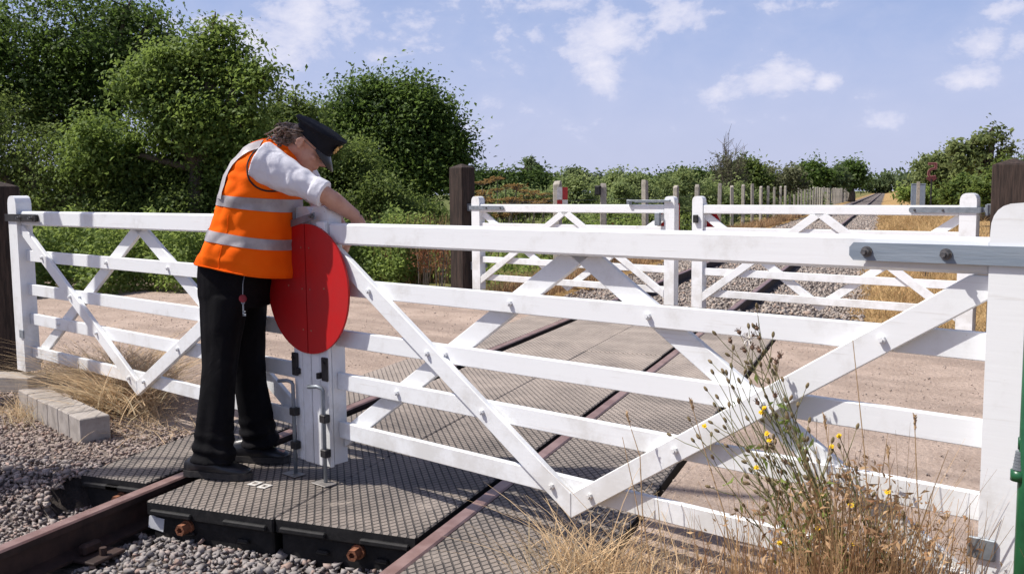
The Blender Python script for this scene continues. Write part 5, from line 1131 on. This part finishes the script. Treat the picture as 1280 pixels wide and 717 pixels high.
me = remesh(b.mesh('shirt'), .0052, 1); shirt = link('shirt', me, SHIRTM, person, True)
k_ = MB(); k_.rings([oval((.315, .05, 1.600), (.072, 0, -.06), (0, .072, 0)), oval((.345, .05, 1.628), (.062, 0, -.056), (0, .066, 0)), oval((.348, .05, 1.620), (.056, 0, -.05), (0, .060, 0))], False); k_.build('collar', SHIRTM, shirt, True)
# trousers
def trouser():
    b = MB()
    b.rings([oval((.045, Cy, 1.06), (.18, 0, -.02), (0, .185, 0), 28), oval((.035, Cy, .99), (.178, 0, -.01), (0, .19, 0), 28), oval((.025, Cy, .90), (.17, 0, 0), (0, .185, 0), 28), oval((.03, Cy, .84), (.165, 0, 0), (0, .17, 0), 28)])
    near = [(.90, .010, -.030, .145, .098), (.80, -.002, -.040, .125, .092), (.68, -.012, -.050, .107, .084), (.55, -.020, -.060, .094, .077), (.42, -.032, -.070, .092, .077), (.28, -.046, -.076, .099, .082), (.16, -.054, -.080, .112, .088), (.10, -.054, -.084, .121, .093), (.078, -.054, -.084, .124, .094)]
    far = [(.90, .030, .140, .135, .092), (.80, .030, .150, .120, .09), (.68, .026, .158, .105, .082), (.55, .025, .165, .092, .074), (.42, .030, .172, .090, .074), (.28, .045, .185, .094, .078), (.17, .055, .195, .104, .085), (.12, .062, .203, .106, .088), (.085, .064, .203, .108, .09)]
    near = [(z, x + .012, y, rx * .92, ry) for z, x, y, rx, ry in near]; far = [(z, x, y, rx * .93, ry) for z, x, y, rx, ry in far]
    for L_, sd in ((near, 1.0), (far, 4.0)):
        R_ = []
        for i in range(len(L_) - 1):
            for j in range(6 if i < len(L_) - 2 else 7):
                u_ = j / 6; z, x, y, rx, ry = [p + (q - p) * u_ for p, q in zip(L_[i], L_[i + 1])]; ring = []
                for k in range(32):
                    w_ = 2 * PI * k / 32; low = max(0, 1 - abs(z - .13) / .16); knee = max(0, 1 - abs(z - .55) / .2); cr = .010 * math.exp(-((math.atan2(math.sin(w_ + PI / 2), math.cos(w_ + PI / 2)) - .9) / .25) ** 2)
                    wr = .009 * low * math.sin(z * 95 + 1.8 * math.sin(w_ * 1.0 + sd) + sd) + .007 * noise.noise(V3((math.cos(w_) * 2.2, math.sin(w_) * 2.2, z * 4 + sd))) + .006 * knee * noise.noise(V3((math.cos(w_) * 3, math.sin(w_) * 3, z * 12 + sd))) + .006 * math.cos(w_ * 3 + sd + z * 3) + cr
                    ring.append((x + (rx + wr) * math.cos(w_), y + (ry + wr) * math.sin(w_), z))
                R_.append(ring)
        b.rings(R_)
    return b
me = remesh(trouser().mesh('trousers'), .0085, 2); link('trousers', me, TROUM, person, True)
# shoes
def shoe(hx, hy, tx, ty):
    d = V3((tx - hx, ty - hy, 0)); L_ = d.length; a = math.atan2(d.y, d.x); b = MB()
    prof = [(0, .036, .034, .085), (.04, .043, .034, .11), (.10, .043, .034, .125), (.16, .046, .034, .108), (.21, .050, .034, .084), (.255, .052, .034, .072), (.295, .046, .034, .062), (.318, .034, .034, .054), (.33, .016, .034, .046)]
    R_ = [[(x / .33 * L_, w_ * math.copysign(abs(math.cos(t)) ** .8, math.cos(t)), z0 + (z1 - z0) * max(0, math.sin(t)) ** .75 if math.sin(t) > 0 else z0 - .004) for t in [2 * PI * k / 20 for k in range(20)]] for x, w_, z0, z1 in prof]
    b.rings(R_); o = b.build('shoe', LEATHER, person, True); o.location = (hx, hy, 0); o.rotation_euler.z = a
    s_ = MB(); out = [(x / .33 * L_ , (w_ + .004)) for x, w_, _, _ in prof]; poly = [(out[0][0] - .006, -.026), ] + [(x, -w_) for x, w_ in out] + [(out[-1][0] + .008, -.012), (out[-1][0] + .008, .012)] + [(x, w_) for x, w_ in out[::-1]] + [(out[0][0] - .006, .026)]
    n_ = len(poly); s_.v = [(x, y, .002 if not (.10 < x < .14) else .009) for x, y in poly] + [(x, y, .034) for x, y in poly]; s_.f = [tuple(range(n_ - 1, -1, -1)), tuple(range(n_, 2 * n_))] + [(i, (i + 1) % n_, (i + 1) % n_ + n_, i + n_) for i in range(n_)]; s_.m = [0] * len(s_.f)
    s_.build('sole', SOLE, o)
    l_ = MB()
    for i in range(4): x = .125 + .022 * i; zz = .108 - .012 * i; l_.tube([(x, -.02, zz - .008), (x, 0, zz), (x, .02, zz - .008)], .0025, 5)
    l_.build('laces', EDGE, o)
shoe(-.195, -.080, .150, -.105); shoe(-.120, .205, .222, .200)
# hi-vis vest with reflective tapes and black edging
n_ = 120; vm = MB(); T_ = [i * .125 for i in range(8 * (len(VR) - 1) + 1)]
vm.rings([[vest_point(min(t, len(VR) - 1.001), 2 * PI * k / n_) for k in range(n_)] for t in T_], False)
vest = vm.build('vest', VESTM, person, True); s_ = vest.modifiers.new('s', 'SOLIDIFY'); s_.thickness = .005; s_.offset = -1
bvh = BVHTree.FromPolygons([V3(v) for v in vm.v], vm.f)
def tape_band(t0, t1, name='reflective_tape'):
    m = MB(); m.rings([[vest_point(t, 2 * PI * k / n_, .0035) for k in range(n_)] for t in [t0 + (t1 - t0) * i / 7 for i in range(8)]], False); m.build(name, TAPEM, vest, True)
tape_band(2.10, 2.74); tape_band(4.22, 4.84)
def on_vest(x, z, side, off=.010):
    h_ = bvh.ray_cast(V3((x, -1.5 if side < 0 else 1.6, z)), V3((0, 1 if side < 0 else -1, 0)))
    return None if h_[0] is None else h_[0] + V3((0, side * off, 0))
for side in (-1, 1):
    path = [(.045, 1.385), (.053, 1.42), (.064, 1.455), (.072, 1.49), (.092, 1.525), (.115, 1.556), (.140, 1.585), (.165, 1.606), (.19, 1.622), (.215, 1.634), (.24, 1.641)]; R_ = []
    for i, (x, z) in enumerate(path):
        a, b_ = path[max(0, i - 1)], path[min(len(path) - 1, i + 1)]; tx, tz = b_[0] - a[0], b_[1] - a[1]; L_ = math.hypot(tx, tz); nx_, nz_ = tz / L_, -tx / L_
        q = [on_vest(x + nx_ * o_ + .018, z + nz_ * o_ - .006, side) for o_ in (-.024, -.008, .008, .024)]
        if all(q): R_.append(q)
    m = MB()
    if len(R_) > 2:
        m.v = [tuple(p) for r_ in R_ for p in r_]; m.f = [(i * 4 + j, i * 4 + j + 1, i * 4 + j + 5, i * 4 + j + 4) for i in range(len(R_) - 1) for j in range(3)]; m.m = [0] * len(m.f); m.build('shoulder_tape', TAPEM, vest, True)
    ring = []
    for k in range(33):
        w_ = 2 * PI * k / 32; ring.append(on_vest(.332 + .104 * math.cos(w_), 1.527 + .118 * math.sin(w_), side, .004))
    ring = [r_ for r_ in ring if r_ is not None]
    if len(ring) > 6: MB().tube(ring, .0042, 6).build('armhole_edging', EDGE, vest, True)
R_ = [[vest_point(tt_, -w_, .004) for w_ in (.02, .08, .14)] for tt_ in [2.74 + 1.48 * i / 8 for i in range(9)]]
m = MB(); m.v = [tuple(p) for r_ in R_ for p in r_]; m.f = [(i * 3 + j, i * 3 + j + 1, i * 3 + j + 4, i * 3 + j + 3) for i in range(8) for j in range(2)]; m.m = [0] * len(m.f); m.build('front_tape', TAPEM, vest, True)
sd_ = [vest_point(.02 + .18 * i, -1.75, .001) for i in range(22)]; MB().tube(sd_, .0014, 5).build('side_seam', VESTM, vest, True)
MB().tube([vest_point(.10, 2 * PI * k / n_, .0015) for k in range(n_ + 1)], .0026, 5).build('hem', VESTM, vest, True)
MB().tube([vest_point(11 - .002, 2 * PI * k / n_, .002) for k in range(n_ + 1)], .004, 6).build('neck_edging', VESTM, vest, True)
# keys hanging from the belt
kp = Matrix.Translation(person.location) @ Matrix.Rotation(person.rotation_euler.z, 4, 'Z') @ V3((.168, -.135, 1.0))
t = thing('key_ring', 'bunch of keys with a dark red tag hanging at the man\'s trouser pocket', 'keys', kp, person.rotation_euler.z)
MB().tube([(0, .02, .02), (.002, -.01, -.03), (0, -.012, -.085)], .0022, 6).build('cord', GREYMETAL, t)
MB().tube([(0, -.016, -.10), (0, -.008, -.10)], .019, 16).build('tag', pmat('dark_red_tag', (.20, .01, .02), (.16, .01, .02), 20, .4, 0), t)
MB().box((-.004, -.013, -.185), (.004, -.010, -.115), .001).box((-.004, -.013, -.185), (.013, -.010, -.175), .001).box((-.004, -.013, -.168), (.011, -.010, -.160), .001).tube([(0, -.013, -.118), (0, -.010, -.118)], .010, 12).build('key', GREYMETAL, t)
# off to the left, outside the view: the signal post whose shadow lies along the ballast
pq = gl(-3.95, -.92); t = thing('shadow_post', 'unseen white timber post with raking strut, added at the left to shadow the gate', 'shadow post', (pq.x, pq.y, 0), ga)  # unseen post, strut and stay added to cast shadow bands on the near left gate
MB().box((-.08, -.08, -.3), (.08, .08, 3.15), .01).build('post', WHITE, t); MB().tube([(.15, 0, 0), (.55, .0, 3.6)], .055, 8).build('strut', WHITE, t, True); MB().tube([(-.2, -.1, 0), (.75, .1, 3.5)], .018, 6).build('stay', GREYMETAL, t, True)
t = thing('signal_post', 'tall white signal post with ladder standing outside the view at the left', 'signal', (-6.9, 2.42, 0))
MB().tube([(0, 0, -.3), (0, 0, 8.2)], [.10, .07], 14).build('mast', WHITE, t, True); MB().box((-.06, .0, 7.2), (1.2, .03, 7.45), .01).build('arm', RED, t)
m = MB()
for s_ in (-.14, .14): m.tube([(-1.0 , s_, 0), (-.12, s_, 7)], .018, 6)
for i in range(22): m.tube([(-1.0 + .88 * i / 22, -.14, 7 * i / 22), (-1.0 + .88 * i / 22, .14, 7 * i / 22)], .01, 5)
m.build('ladder', GREYMETAL, t)
